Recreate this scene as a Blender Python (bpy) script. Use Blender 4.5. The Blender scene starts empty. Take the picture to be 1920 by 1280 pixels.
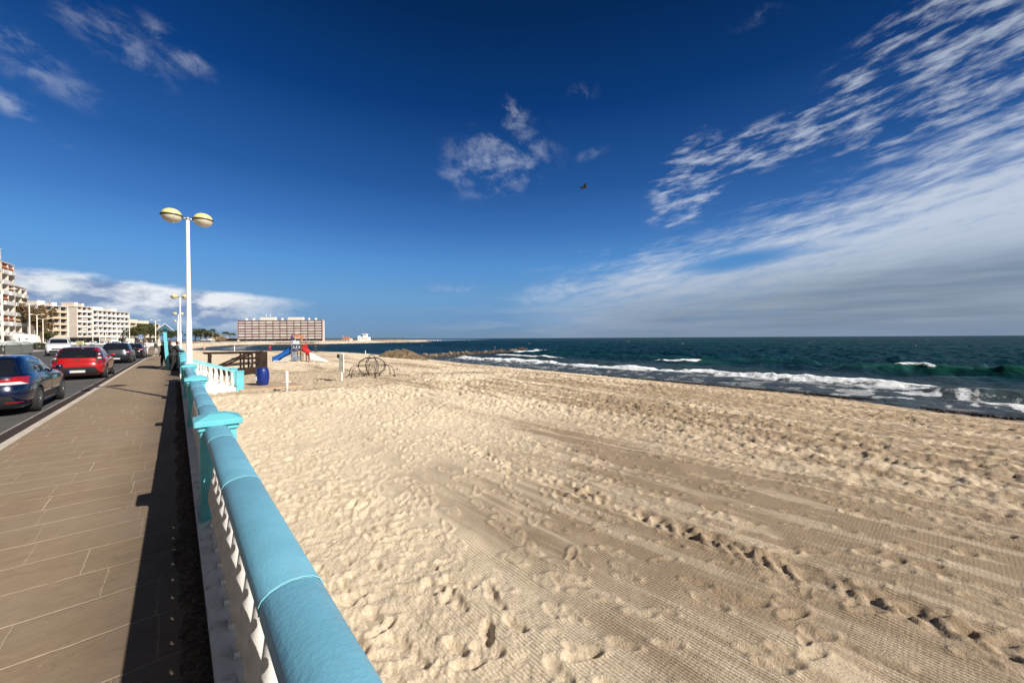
import bpy, bmesh, math, random
import numpy as np
from mathutils import Vector, Matrix
R = math.radians
PI = math.pi
# ------------------------------------------------------------------ camera
sc = bpy.context.scene
C = sc.collection
F, PSI, CH = 720.0, R(41.2), 1.7
cam_d = bpy.data.cameras.new('camera'); cam = bpy.data.objects.new('camera', cam_d); C.objects.link(cam)
cam.location = (0, 0, CH)
cam_d.sensor_width = 36; cam_d.lens = 36 * F / 1920
cam_d.clip_start = 0.05; cam_d.clip_end = 60000
fwd = Vector((math.sin(PSI), math.cos(PSI), math.tan(R(-0.49))))
q = fwd.to_track_quat('-Z', 'Y')
cam.rotation_euler = (q.to_matrix() @ Matrix.Rotation(-0.0055, 3, 'Z')).to_euler()
sc.camera = cam
# ------------------------------------------------------------------ light
SUN = Vector((0.445, -1.30, 1.0)).normalized()
SEL = math.asin(SUN.z); SAZ = math.atan2(SUN.x, SUN.y)
sd = bpy.data.lights.new('sun', 'SUN'); so = bpy.data.objects.new('sun', sd); C.objects.link(so)
sd.energy = 4.9; sd.angle = R(0.53); sd.color = (1.0, 0.94, 0.86)
so.rotation_euler = SUN.to_track_quat('Z', 'Y').to_euler()
so.location = (0, 0, 50)
vs = sc.view_settings
vs.view_transform = 'Standard'; vs.look = 'None'; vs.gamma = 1; vs.exposure = 0.5
try: vs.use_curve_mapping = False
except Exception: pass
# ------------------------------------------------------------------ node maths
class X:
    """tiny expression wrapper that writes Math nodes"""
    nt = None
    def __init__(s, v): s.v = v
    @staticmethod
    def m(op, *a, clamp=False):
        n = X.nt.nodes.new('ShaderNodeMath'); n.operation = op; n.use_clamp = clamp
        for i, t in enumerate(a):
            t = t.v if isinstance(t, X) else t
            if isinstance(t, (int, float)): n.inputs[i].default_value = t
            else: X.nt.links.new(t, n.inputs[i])
        return X(n.outputs[0])
    def __add__(s, o): return X.m('ADD', s, o)
    __radd__ = __add__
    def __sub__(s, o): return X.m('SUBTRACT', s, o)
    def __rsub__(s, o): return X.m('SUBTRACT', o, s)
    def __mul__(s, o): return X.m('MULTIPLY', s, o)
    __rmul__ = __mul__
    def __truediv__(s, o): return X.m('DIVIDE', s, o)
def sat(a): return X.m('ADD', a, 0.0, clamp=True)
def xmax(a, b): return X.m('MAXIMUM', a, b)
def xmin(a, b): return X.m('MINIMUM', a, b)
def sstep(a, lo, hi):
    n = X.nt.nodes.new('ShaderNodeMapRange'); n.interpolation_type = 'SMOOTHSTEP'
    X.nt.links.new(a.v, n.inputs[0]); n.inputs[1].default_value = lo; n.inputs[2].default_value = hi
    return X(n.outputs[0])
def blob(u, v, cu, cv, ru, rv, ang=0.0):
    du, dv = u - cu, v - cv
    c, s = math.cos(ang), math.sin(ang)
    a = (du * c + dv * s) / ru; b = (dv * c - du * s) / rv
    return sat(1.0 - (a * a + b * b))
def comb(x, y, z):
    n = X.nt.nodes.new('ShaderNodeCombineXYZ')
    for i, t in enumerate((x, y, z)):
        if isinstance(t, X): X.nt.links.new(t.v, n.inputs[i])
        else: n.inputs[i].default_value = t
    return n.outputs[0]
def noise(vec, scale, detail=6, rough=0.55, dist=0.0, lac=2.0):
    n = X.nt.nodes.new('ShaderNodeTexNoise')
    if vec is not None: X.nt.links.new(vec, n.inputs['Vector'])
    n.inputs['Scale'].default_value = scale; n.inputs['Detail'].default_value = detail
    n.inputs['Roughness'].default_value = rough; n.inputs['Distortion'].default_value = dist
    n.inputs['Lacunarity'].default_value = lac
    return X(n.outputs['Fac'])
def cmix(fac, a, b):
    n = X.nt.nodes.new('ShaderNodeMix'); n.data_type = 'RGBA'
    f = fac.v if isinstance(fac, X) else fac
    if isinstance(f, (int, float)): n.inputs[0].default_value = f
    else: X.nt.links.new(f, n.inputs[0])
    for i, t in ((6, a), (7, b)):
        if isinstance(t, (tuple, list)): n.inputs[i].default_value = (t[0], t[1], t[2], 1)
        else: X.nt.links.new(t, n.inputs[i])
    return n.outputs[2]
# ------------------------------------------------------------------ world
def pxaz(px, py):
    """direction (azimuth, elevation) of a point of the sky"""
    a = math.atan((px - 960) / F); el = math.atan((633.8 - py) / F * math.cos(a))
    return a + PSI, el
def build_world():
    w = bpy.data.worlds.new("World"); sc.world = w; w.use_nodes = True
    nt = w.node_tree; nt.nodes.clear(); X.nt = nt
    out = nt.nodes.new('ShaderNodeOutputWorld'); bg = nt.nodes.new('ShaderNodeBackground')
    nt.links.new(bg.outputs[0], out.inputs[0])
    sky = nt.nodes.new('ShaderNodeTexSky'); sky.sky_type = 'NISHITA'; sky.sun_disc = False
    sky.sun_elevation = SEL; sky.sun_rotation = SAZ
    sky.altitude = 0; sky.air_density = 1.0; sky.dust_density = 0.35; sky.ozone_density = 3.0
    gm = nt.nodes.new('ShaderNodeGamma'); gm.inputs[1].default_value = 1.0
    hs = nt.nodes.new('ShaderNodeHueSaturation')
    nt.links.new(sky.outputs[0], hs.inputs['Color'])
    hs.inputs['Saturation'].default_value = 1.12
    geo = nt.nodes.new('ShaderNodeTexCoord')
    sep = nt.nodes.new('ShaderNodeSeparateXYZ'); nt.links.new(geo.outputs['Generated'], sep.inputs[0])
    dx, dy, dz = X(sep.outputs[0]), X(sep.outputs[1]), X(sep.outputs[2])
    az = X.m('ARCTAN2', dx, dy)
    el = X.m('ARCSINE', dz)
    # clear sky of a dry winter day: deep blue overhead, paler towards the sea
    el_a = X.m('ABSOLUTE', el)
    rp = nt.nodes.new('ShaderNodeValToRGB'); nt.links.new(X.m('MULTIPLY', el_a, 180 / PI / 60.0).v, rp.inputs[0])
    rp.color_ramp.interpolation = 'LINEAR'
    stops = [(0.0, (1.9, 3.3, 5.1)), (0.03, (1.9, 3.6, 6.0)), (0.096, (1.75, 4.0, 7.2)), (0.172, (1.10, 3.4, 7.5)), (0.258, (0.54, 2.0, 5.7)), (0.35, (0.22, 1.15, 3.87)), (0.508, (0.034, 0.5, 2.2)), (0.663, (0.01, 0.25, 1.15)), (1.0, (0.01, 0.18, 0.8))]
    el_ = rp.color_ramp.elements
    el_[0].position = 0; el_[1].position = 1
    for p_, c_ in stops[1:-1]: el_.new(p_)
    for e_, (p_, c_) in zip(el_, stops): e_.position = p_; e_.color = (c_[0] / 10, c_[1] / 10, c_[2] / 10, 1)
    mu = nt.nodes.new('ShaderNodeVectorMath'); mu.operation = 'SCALE'; nt.links.new(rp.outputs[0], mu.inputs[0])
    back = sstep(dx * math.sin(PSI) + dy * math.cos(PSI), -0.35, 0.30)     # unseen sky behind the walker, dimmed and greyed to deepen the shadows
    lr = (1.0 + (1.0 - sstep(az, -0.3, 0.75)) * 0.16 - sstep(az, 0.9, 1.5) * 0.10) * 9.8 * (0.40 + back * 0.60)
    nt.links.new(lr.v, mu.inputs['Scale'])
    clear = cmix(0.98, hs.outputs[0], mu.outputs[0])
    clear = cmix(1.0 - back, clear, (0.62, 0.62, 0.64))
    # flat cloud layer coordinates
    zz = xmax(dz, 0.0) + 0.09
    cx, cy = dx / zz, dy / zz
    def rot(a):
        c, s = math.cos(a), math.sin(a)
        return cx * c + cy * s, cy * c - cx * s
    B = lambda px, py, rx, ry, ang=0.0: blob(az, el, pxaz(px, py)[0], pxaz(px, py)[1], rx, ry, ang)
    # ---- warp
    wv = comb(az * 2.2, el * 5.0, 0.3)
    wn = noise(wv, 2.2, 5, 0.55)
    # ---- big veil of the right
    a1, e1 = pxaz(940, 540); a2, e2 = pxaz(1920, 225)
    slope = (e2 - e1) / (a2 - a1)
    below = (az - a1) * slope + e1 - el                 # positive under the upper edge
    r1, r2 = rot(R(-12))
    streak = noise(comb(az * 1.6 + el * 1.2, el * 13.0 - az * 2.0, 1.7), 3.0, 8, 0.62, 0.35)
    streak2 = noise(comb(az * 5.0 + el * 4.0, el * 22.0 - az * 5.0, 4.1), 3.2, 7, 0.6, 0.6)
    bank = sstep(below + (streak - 0.5) * 0.22 + (streak2 - 0.5) * 0.10, -0.03, 0.10) * sstep(az, a1 - 0.02, a1 + 0.40)
    gap = B(1380, 492, 0.15, 0.026, 0.10) * 1.1
    gap2 = B(1180, 590, 0.2, 0.03, 0.0) * 0.3
    bank = sat(bank * (0.60 + sstep(streak * 0.4 + streak2 * 0.6, 0.32, 0.62) * 0.40) * (1.0 - sat(gap)) + sstep(az, a2 - 0.45, a2) * sstep(below, 0.07, 0.22) * 0.5)
    # ---- patches of altocumulus, upper right
    ac = noise(comb(az * 5.5, el * 20.0 - az * 2.2, 7.3), 2.6, 9, 0.60, 0.1)
    am = xmax(xmax(B(1800, 110, 0.26, 0.14, 0.3), B(1680, 185, 0.22, 0.06, 0.1)), xmax(B(1450, 272, 0.20, 0.055, 0.1), B(1290, 350, 0.14, 0.09, 0.9)))
    am = xmax(am, B(1890, 190, 0.16, 0.09, 0.4))
    alto = sstep(ac + am * 0.10, 0.50, 0.80) * sstep(am, 0.0, 0.7) * 0.70
    # ---- wisps
    wi = noise(comb(az * 5.0 + el * 1.0, el * 8.0 + wn * 0.3, 2.2), 2.9, 10, 0.64, 0.25)
    wm = xmax(B(935, 305, 0.20, 0.10, 0.15) * 0.80, B(965, 220, 0.05, 0.055, 0))
    wm = xmax(wm, B(1095, 180, 0.05, 0.03, 0) * 0.55); wm = xmax(wm, B(1110, 292, 0.06, 0.02, 0.3) * 0.5)
    wm = xmax(wm, B(50, 100, 0.13, 0.05, -0.4) * 0.62); wm = xmax(wm, B(225, 70, 0.14, 0.05, -0.3) * 0.55); wm = xmax(wm, B(345, 95, 0.08, 0.03, -0.45) * 0.7)
    wm = xmax(wm, B(60, 215, 0.09, 0.025, -0.5) * 0.9); wm = xmax(wm, B(1420, 40, 0.07, 0.02, 0) * 0.5); wm = xmax(wm, B(860, 540, 0.10, 0.018, 0) * 0.7)
    wm = xmax(wm, B(1040, 545, 0.14, 0.04, 0.2) * 0.9)
    wisp = sstep(wi + wm * 0.14, 0.50, 0.82) * sstep(wm, 0.0, 1.0) * 0.52
    # ---- low cumulus bank on the left
    cn = noise(comb(az * 3.0, el * 7.0, 9.1), 3.2, 9, 0.58, 0.15)
    cn2 = noise(comb(az * 3.0 - 0.07, el * 7.0 + 0.10, 9.1), 3.2, 9, 0.58, 0.15)
    b1, f1 = pxaz(20, 492); b2, f2 = pxaz(575, 558)
    top = (az - b1) * ((f2 - f1) / (b2 - b1)) + f1
    bel = top - el
    cum = sstep(bel + (cn - 0.5) * 0.045, -0.004, 0.014) * (1.0 - sstep(az + (cn - 0.5) * 0.3, b2 - 0.12, b2 + 0.03))
    lit = sat(0.50 + (cn - cn2) * 4.0 + (0.04 - bel) * 6.0 + (cn - 0.5) * 1.6)
    basefade = 1.0 - sstep(bel + (cn - 0.5) * 0.04, 0.035, 0.095) * 0.85
    # ---- low haze bands on the horizon
    hb = noise(comb(az * 2.0, el * 20.0, 5.5), 2.4, 6, 0.55)
    low = sstep(hb, 0.42, 0.70) * (1.0 - sstep(el, 0.03, 0.13)) * sstep(az, a1 - 0.35, a1 + 0.15) * 0.55
    # ---- colours (bright, in the sky texture's own units)
    white = (6.9, 7.7, 9.0); grey = (2.5, 3.2, 4.3); wcol = (9.5, 10.0, 10.6)
    greyness = sat(sstep(az, a1 + 0.25, a2 - 0.05) * (1.0 - sstep(el + (streak - 0.5) * 0.10, 0.03, 0.22)) * 1.0 + (1.0 - sstep(el, 0.02, 0.17)) * sstep(az, a1 - 0.05, a1 + 0.35) * 0.85)
    gn = noise(comb(az * 1.3, el * 16.0, 12.0), 2.0, 7, 0.6, 0.2)
    bcol = cmix(greyness, white, cmix(sstep(gn + (0.10 - el) * 0.5, 0.36, 0.70), (2.3, 2.95, 4.0), (3.7, 4.35, 5.2)))
    col = cmix(sat(low), clear, (4.3, 5.4, 7.2))
    col = cmix(sat(wisp), col, white)
    col = cmix(sat(alto), col, white)
    col = cmix(sat(bank * 0.86), col, bcol)
    ccol = cmix(lit, (2.6, 3.8, 6.2), wcol)
    col = cmix(sat(cum * basefade), col, ccol)
    # grey line of haze right above the sea
    hz = (1.0 - sstep(el, 0.0, 0.045)) * 0.65
    col = cmix(sat(hz * sstep(az, b2, a1 + 0.4)), col, (2.4, 3.3, 4.8))
    nt.links.new(col, bg.inputs[0]); bg.inputs[1].default_value = 0.060
build_world()
# ------------------------------------------------------------------ placing
def hz_(px): return 633.8 - 0.0055 * (px - 960)
def U(px, py, z):
    """surveyed ground position of a point seen at (px,py) and known height z"""
    d = F * (CH - z) / (py - hz_(px)); l = (px - 960) / F * d
    return d * math.sin(PSI) + l * math.cos(PSI), d * math.cos(PSI) - l * math.sin(PSI)
def D(px, d):
    l = (px - 960) / F * d
    return d * math.sin(PSI) + l * math.cos(PSI), d * math.cos(PSI) - l * math.sin(PSI)
SEA = -2.8
# ------------------------------------------------------------------ helpers
MATS = {}
def mat(name, col, rough=0.7, metal=0.0, var=0.12, vscale=3.0, bump=0.0, bscale=60.0, spec=0.5, dirt=None, dirt_amt=0.0, coat=0.0):
    if name in MATS: return MATS[name]
    m = bpy.data.materials.new(name); m.use_nodes = True; nt = m.node_tree; X.nt = nt
    b = nt.nodes['Principled BSDF']
    tc = nt.nodes.new('ShaderNodeTexCoord')
    n1 = noise(tc.outputs['Object'], vscale, 6, 0.6)
    c0 = tuple(c * (1 - var) for c in col); c1 = tuple(min(1, c * (1 + var)) for c in col)
    cc = cmix(sstep(n1, 0.3, 0.7), c0, c1)
    if dirt:
        n2 = noise(tc.outputs['Object'], vscale * 2.3, 8, 0.7)
        cc = cmix(sstep(n2, 0.52, 0.68) * dirt_amt, cc, dirt)
    nt.links.new(cc, b.inputs['Base Color'])
    b.inputs['Roughness'].default_value = rough; b.inputs['Metallic'].default_value = metal
    b.inputs['Specular IOR Level'].default_value = spec
    b.inputs['Coat Weight'].default_value = coat; b.inputs['Coat Roughness'].default_value = 0.04
    if bump:
        n3 = noise(tc.outputs['Object'], bscale, 5, 0.6)
        bp = nt.nodes.new('ShaderNodeBump'); bp.inputs['Strength'].default_value = 1.0; bp.inputs['Distance'].default_value = bump
        nt.links.new(n3.v, bp.inputs['Height']); nt.links.new(bp.outputs[0], b.inputs['Normal'])
    MATS[name] = m
    return m
def glassmat(name, col=(0.01, 0.012, 0.015), rough=0.04):
    m = mat(name, col, rough, 0, 0.05, 1.0, spec=0.9); return m
class MB:
    """collects geometry, then links ONE mesh object"""
    def __init__(s): s.v = []; s.f = []; s.sm = []
    def add(s, vs, fs, smooth=False, M=None):
        o = len(s.v)
        s.v += [tuple(M @ Vector(v)) if M is not None else tuple(v) for v in vs]
        s.f += [tuple(i + o for i in f) for f in fs]; s.sm += [smooth] * len(fs)
        return s
    def box(s, x0, x1, y0, y1, z0, z1, M=None):
        vs = [(x, y, z) for z in (z0, z1) for y in (y0, y1) for x in (x0, x1)]
        return s.add(vs, [(0, 2, 3, 1), (4, 5, 7, 6), (0, 1, 5, 4), (2, 6, 7, 3), (0, 4, 6, 2), (1, 3, 7, 5)], False, M)
    def bbox(s, x0, x1, y0, y1, z0, z1, b=0.01, M=None):
        """box with bevelled edges: an extruded octagon-ish body"""
        xs = [(x0 + b, y0), (x1 - b, y0), (x1, y0 + b), (x1, y1 - b), (x1 - b, y1), (x0 + b, y1), (x0, y1 - b), (x0, y0 + b)]
        cx, cy = (x0 + x1) / 2, (y0 + y1) / 2
        def ring(z, ins):
            return [(x + (ins if x < cx else -ins) , y + (ins if y < cy else -ins), z) for x, y in xs]
        vs = ring(z0, b) + ring(z0 + b, 0) + ring(z1 - b, 0) + ring(z1, b)
        fs = [tuple(range(7, -1, -1)), tuple(range(24, 32))]
        for k in range(3):
            for i in range(8):
                j = (i + 1) % 8; fs.append((k * 8 + i, k * 8 + j, k * 8 + 8 + j, k * 8 + 8 + i))
        return s.add(vs, fs, False, M)
    def lathe(s, prof, n=16, M=None, smooth=True, caps=True):
        vs = []; fs = []
        for r, z in prof:
            for i in range(n):
                a = 2 * PI * i / n; vs.append((r * math.cos(a), r * math.sin(a), z))
        for k in range(len(prof) - 1):
            for i in range(n):
                j = (i + 1) % n; fs.append((k * n + i, k * n + j, k * n + n + j, k * n + n + i))
        if caps:
            fs.append(tuple(range(n - 1, -1, -1))); fs.append(tuple(range((len(prof) - 1) * n, len(prof) * n)))
        return s.add(vs, fs, smooth, M)
    def tube(s, pts, r, n=8, smooth=True, caps=True):
        pts = [Vector(p) for p in pts]
        rs = r if isinstance(r, (list, tuple)) else [r] * len(pts)
        vs = []; fs = []
        up = Vector((0, 0, 1))
        prev = None
        for i, p in enumerate(pts):
            t = (pts[min(i + 1, len(pts) - 1)] - pts[max(i - 1, 0)]).normalized()
            a = prev if prev is not None else (up if abs(t.z) < 0.9 else Vector((1, 0, 0)))
            u = (a - t * a.dot(t))
            u = u.normalized() if u.length > 1e-5 else t.orthogonal().normalized()
            prev = u; w = t.cross(u)
            for k in range(n):
                an = 2 * PI * k / n; vs.append(tuple(p + (u * math.cos(an) + w * math.sin(an)) * rs[i]))
        for i in range(len(pts) - 1):
            for k in range(n):
                j = (k + 1) % n; fs.append((i * n + k, i * n + j, i * n + n + j, i * n + n + k))
        if caps:
            fs.append(tuple(range(n - 1, -1, -1))); fs.append(tuple(range((len(pts) - 1) * n, len(pts) * n)))
        return s.add(vs, fs, smooth)
    def ball(s, c, rx, ry=None, rz=None, n=12, m=8, M=None):
        ry = ry or rx; rz = rz or rx
        vs = []; fs = []
        for i in range(m + 1):
            th = PI * i / m
            for k in range(n):
                a = 2 * PI * k / n
                vs.append((c[0] + rx * math.sin(th) * math.cos(a), c[1] + ry * math.sin(th) * math.sin(a), c[2] - rz * math.cos(th)))
        for i in range(m):
            for k in range(n):
                j = (k + 1) % n; fs.append((i * n + k, i * n + j, i * n + n + j, i * n + n + k))
        return s.add(vs, fs, True, M)
    def prism(s, poly, z0, z1, M=None):
        n = len(poly)
        vs = [(x, y, z0) for x, y in poly] + [(x, y, z1) for x, y in poly]
        fs = [tuple(range(n - 1, -1, -1)), tuple(range(n, 2 * n))] + [(i, (i + 1) % n, n + (i + 1) % n, n + i) for i in range(n)]
        return s.add(vs, fs, False, M)
    def build(s, name, m, parent=None, fix=True):
        me = bpy.data.meshes.new(name); me.from_pydata(s.v, [], s.f)
        me.polygons.foreach_set('use_smooth', s.sm)
        if fix:
            b = bmesh.new(); b.from_mesh(me); bmesh.ops.recalc_face_normals(b, faces=b.faces); b.to_mesh(me); b.free()
        me.materials.append(m); me.update()
        o = bpy.data.objects.new(name, me); C.objects.link(o)
        if parent is not None: o.parent = parent
        return o
def tag(o, label=None, cat=None, group=None, kind=None):
    if label: o['label'] = label
    if cat: o['category'] = cat
    if group: o['group'] = group
    if kind: o['kind'] = kind
    return o
def empty(name, loc, rz=0.0, label=None, cat=None, group=None):
    o = bpy.data.objects.new(name, None); C.objects.link(o)
    o.location = loc; o.rotation_euler = (0, 0, rz); o.empty_display_size = 0.2
    return tag(o, label, cat, group)
def copy_tree(o, parent=None):
    c = o.copy(); C.objects.link(c)
    if parent is not None: c.parent = parent
    for ch in list(o.children): copy_tree(ch, c)
    return c
def dup(o, loc, rz=None, label=None, cat=None, sc_=None):
    c = copy_tree(o); c.location = loc
    if rz is not None: c.rotation_euler = (0, 0, rz)
    if label: c['label'] = label
    if cat: c['category'] = cat
    if sc_: c.scale = sc_
    return c
def grid_mesh(name, P, keep, m, attrs=None, smooth=True):
    """P: (ny,nx,3) array, keep: (ny-1,nx-1) bool"""
    ny, nx = P.shape[:2]
    idx = np.arange(ny * nx).reshape(ny, nx)
    q = np.stack([idx[:-1, :-1], idx[:-1, 1:], idx[1:, 1:], idx[1:, :-1]], -1)[keep]
    used = np.zeros(ny * nx, bool); used[q.ravel()] = True
    remap = np.cumsum(used) - 1
    v = P.reshape(-1, 3)[used]; q = remap[q]
    me = bpy.data.meshes.new(name)
    me.vertices.add(len(v)); me.vertices.foreach_set('co', v.astype(np.float32).ravel())
    me.loops.add(q.size); me.loops.foreach_set('vertex_index', q.astype(np.int32).ravel())
    me.polygons.add(len(q)); me.polygons.foreach_set('loop_start', np.arange(0, q.size, 4, dtype=np.int32))
    me.polygons.foreach_set('loop_total', np.full(len(q), 4, np.int32))
    me.polygons.foreach_set('use_smooth', np.full(len(q), smooth))
    for k, a in (attrs or {}).items():
        at = me.attributes.new(k, 'FLOAT', 'POINT'); at.data.foreach_set('value', a.reshape(-1)[used].astype(np.float32))
    me.update(calc_edges=True); me.validate()
    me.materials.append(m)
    o = bpy.data.objects.new(name, me); C.objects.link(o)
    return o
# numpy noise
def vnoise(x, y, seed=0):
    xi = np.floor(x).astype(np.int64); yi = np.floor(y).astype(np.int64)
    fx = x - xi; fy = y - yi
    fx = fx * fx * fx * (fx * (fx * 6 - 15) + 10); fy = fy * fy * fy * (fy * (fy * 6 - 15) + 10)
    def h(a, b):
        n = (a * 374761393 + b * 668265263 + seed * 1442695041) & 0xffffffff
        n = ((n ^ (n >> 13)) * 1274126177) & 0xffffffff
        return ((n ^ (n >> 16)) & 0xffff) / 65535.0
    a, b, c, d = h(xi, yi), h(xi + 1, yi), h(xi, yi + 1), h(xi + 1, yi + 1)
    return (a + (b - a) * fx) * (1 - fy) + (c + (d - c) * fx) * fy
def fbm(x, y, o=4, seed=0, g=0.5):
    r = 0; a = 1; t = 0
    for i in range(o):
        r = r + a * vnoise(x * 2 ** i + 17.3 * i, y * 2 ** i - 9.1 * i, seed + i); t += a; a *= g
    return r / t
def ss(x, a, b):
    t = np.clip((x - a) / (b - a), 0, 1); return t * t * (3 - 2 * t)

# =================================================================== THE SETTING
# ---- shore line, surveyed south to north; land lies west of it
SHORE = np.array([(30, -60), (33, -25), (35, -2.5), (35.6, 0.3), (37.6, 3), (38.6, 9), (38.8, 15), (39.3, 24), (39.8, 34), (40, 50), (42, 66),
                  (44, 80), (37, 96), (27, 113), (19, 138), (10, 180), (6, 225), (18, 312), (36, 385), (69, 408), (105, 380), (165, 416), (300, 560)], float)
def shore_dist(x, y):
    """signed distance, positive on land"""
    best = np.full(x.shape, 1e9); sign = np.ones(x.shape)
    for (ax, ay), (bx, by) in zip(SHORE[:-1], SHORE[1:]):
        dx, dy = bx - ax, by - ay; L = dx * dx + dy * dy
        t = np.clip(((x - ax) * dx + (y - ay) * dy) / L, 0, 1)
        ex, ey = x - (ax + t * dx), y - (ay + t * dy)
        d = ex * ex + ey * ey
        s = np.sign(dx * (y - ay) - dy * (x - ax)); s[s == 0] = 1
        m = d < best; best = np.where(m, d, best); sign = np.where(m, s, sign)
    return np.sqrt(best) * sign
# ---- raster relief of the near beach
rng = np.random.default_rng(7)
class Raster:
    def __init__(s, x0, x1, y0, y1, c):
        s.x0, s.y0, s.c = x0, y0, c
        s.nx, s.ny = int((x1 - x0) / c) + 1, int((y1 - y0) / c) + 1
        s.X, s.Y = np.meshgrid(x0 + np.arange(s.nx) * c, y0 + np.arange(s.ny) * c)
        s.h = np.zeros_like(s.X); s.loose = np.zeros_like(s.X)
    def win(s, cx, cy, r):
        i0 = max(0, int((cx - r - s.x0) / s.c)); i1 = min(s.nx, int((cx + r - s.x0) / s.c) + 2)
        j0 = max(0, int((cy - r - s.y0) / s.c)); j1 = min(s.ny, int((cy + r - s.y0) / s.c) + 2)
        if i0 >= i1 or j0 >= j1: return None
        return (slice(j0, j1), slice(i0, i1))
    def foot(s, cx, cy, a, L=0.27, W=0.10, dp=0.028, side=1, soft=1.0):
        w = s.win(cx, cy, L)
        if w is None: return
        X_, Y_ = s.X[w] - cx, s.Y[w] - cy
        u = (X_ * math.cos(a) + Y_ * math.sin(a)) / (L / 2); v = (-X_ * math.sin(a) + Y_ * math.cos(a)) / (W / 2)
        v = v + 0.18 * side * u * u - 0.1 * side
        wd = 1.0 - 0.22 * np.exp(-((u + 0.15) / 0.35) ** 2) + 0.12 * u
        r = np.sqrt(u * u + (v / wd) ** 2 + 1e-9)
        dep = -dp * (1 - ss(r, 0.72 - 0.2 * (soft - 1), 1.08)) * (1 + 0.35 * np.cos(u * 2.6) * 0 + 0.35 * (u < -0.3) + 0.25 * (u > 0.45))
        rim = dp * 0.55 * np.exp(-((r - 1.22) / 0.20) ** 2) * (0.7 + 0.6 * vnoise(X_ * 22 + cx * 31, Y_ * 22 + cy * 17, 3))
        f = 1 - ss(r, 0.95, 1.15)
        s.h[w] = s.h[w] * (1 - f * 0.8) + dep + rim
        s.loose[w] = np.maximum(s.loose[w], np.clip(1.25 - ss(r, 1.0, 1.6) * 1.25, 0, 1))
    def lump(s, cx, cy, a, L, W, hgt):
        w = s.win(cx, cy, max(L, W) * 2.2)
        if w is None: return
        X_, Y_ = s.X[w] - cx, s.Y[w] - cy
        u = (X_ * math.cos(a) + Y_ * math.sin(a)) / L; v = (-X_ * math.sin(a) + Y_ * math.cos(a)) / W
        g = np.exp(-(u * u + v * v)); s.h[w] += hgt * g; s.loose[w] = np.maximum(s.loose[w], g)
    def sample(s, x, y, A):
        fx = (x - s.x0) / s.c; fy = (y - s.y0) / s.c
        ok = (fx >= 0) & (fx < s.nx - 1) & (fy >= 0) & (fy < s.ny - 1)
        ix = np.clip(fx.astype(int), 0, s.nx - 2); iy = np.clip(fy.astype(int), 0, s.ny - 2)
        tx = np.clip(fx - ix, 0, 1); ty = np.clip(fy - iy, 0, 1)
        v = (A[iy, ix] * (1 - tx) + A[iy, ix + 1] * tx) * (1 - ty) + (A[iy + 1, ix] * (1 - tx) + A[iy + 1, ix + 1] * tx) * ty
        return v, ok
def trample(x, y):
    """how trodden the sand is: 0 raked and firm, 1 loose and full of prints"""
    b = 0.50 + 0.9 * (fbm(x * 0.55, y * 0.16, 3, 21) - 0.5)
    b = b + 0.65 * (1 - ss(x, 1.2, 2.9)) + 0.45 * ss(x, 7.0, 9.5) * (1 - ss(y, 3, 14) * 0.5)
    b = b + 0.25 * ss(y, 7, 12)
    b = b - 0.45 * np.exp(-((x - 6.2 - 0.15 * y) / 0.7) ** 2) - 0.35 * np.exp(-((x - 3.2) / 1.0) ** 2) * (1 - ss(y, 5, 9))
    b = b - 0.35 * np.exp(-((x - 14.5) / 1.8) ** 2) - 0.22 * ss(x, 1.8, 3.0) * (1 - ss(x, 7, 9)) * (1 - ss(y, 3.5, 7))
    return np.clip(b, 0, 1)
def track_x(y): return 4.55 + 0.012 * (y - 2) ** 2 * 0.6 + 0.05 * np.sin(y * 0.5)
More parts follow.
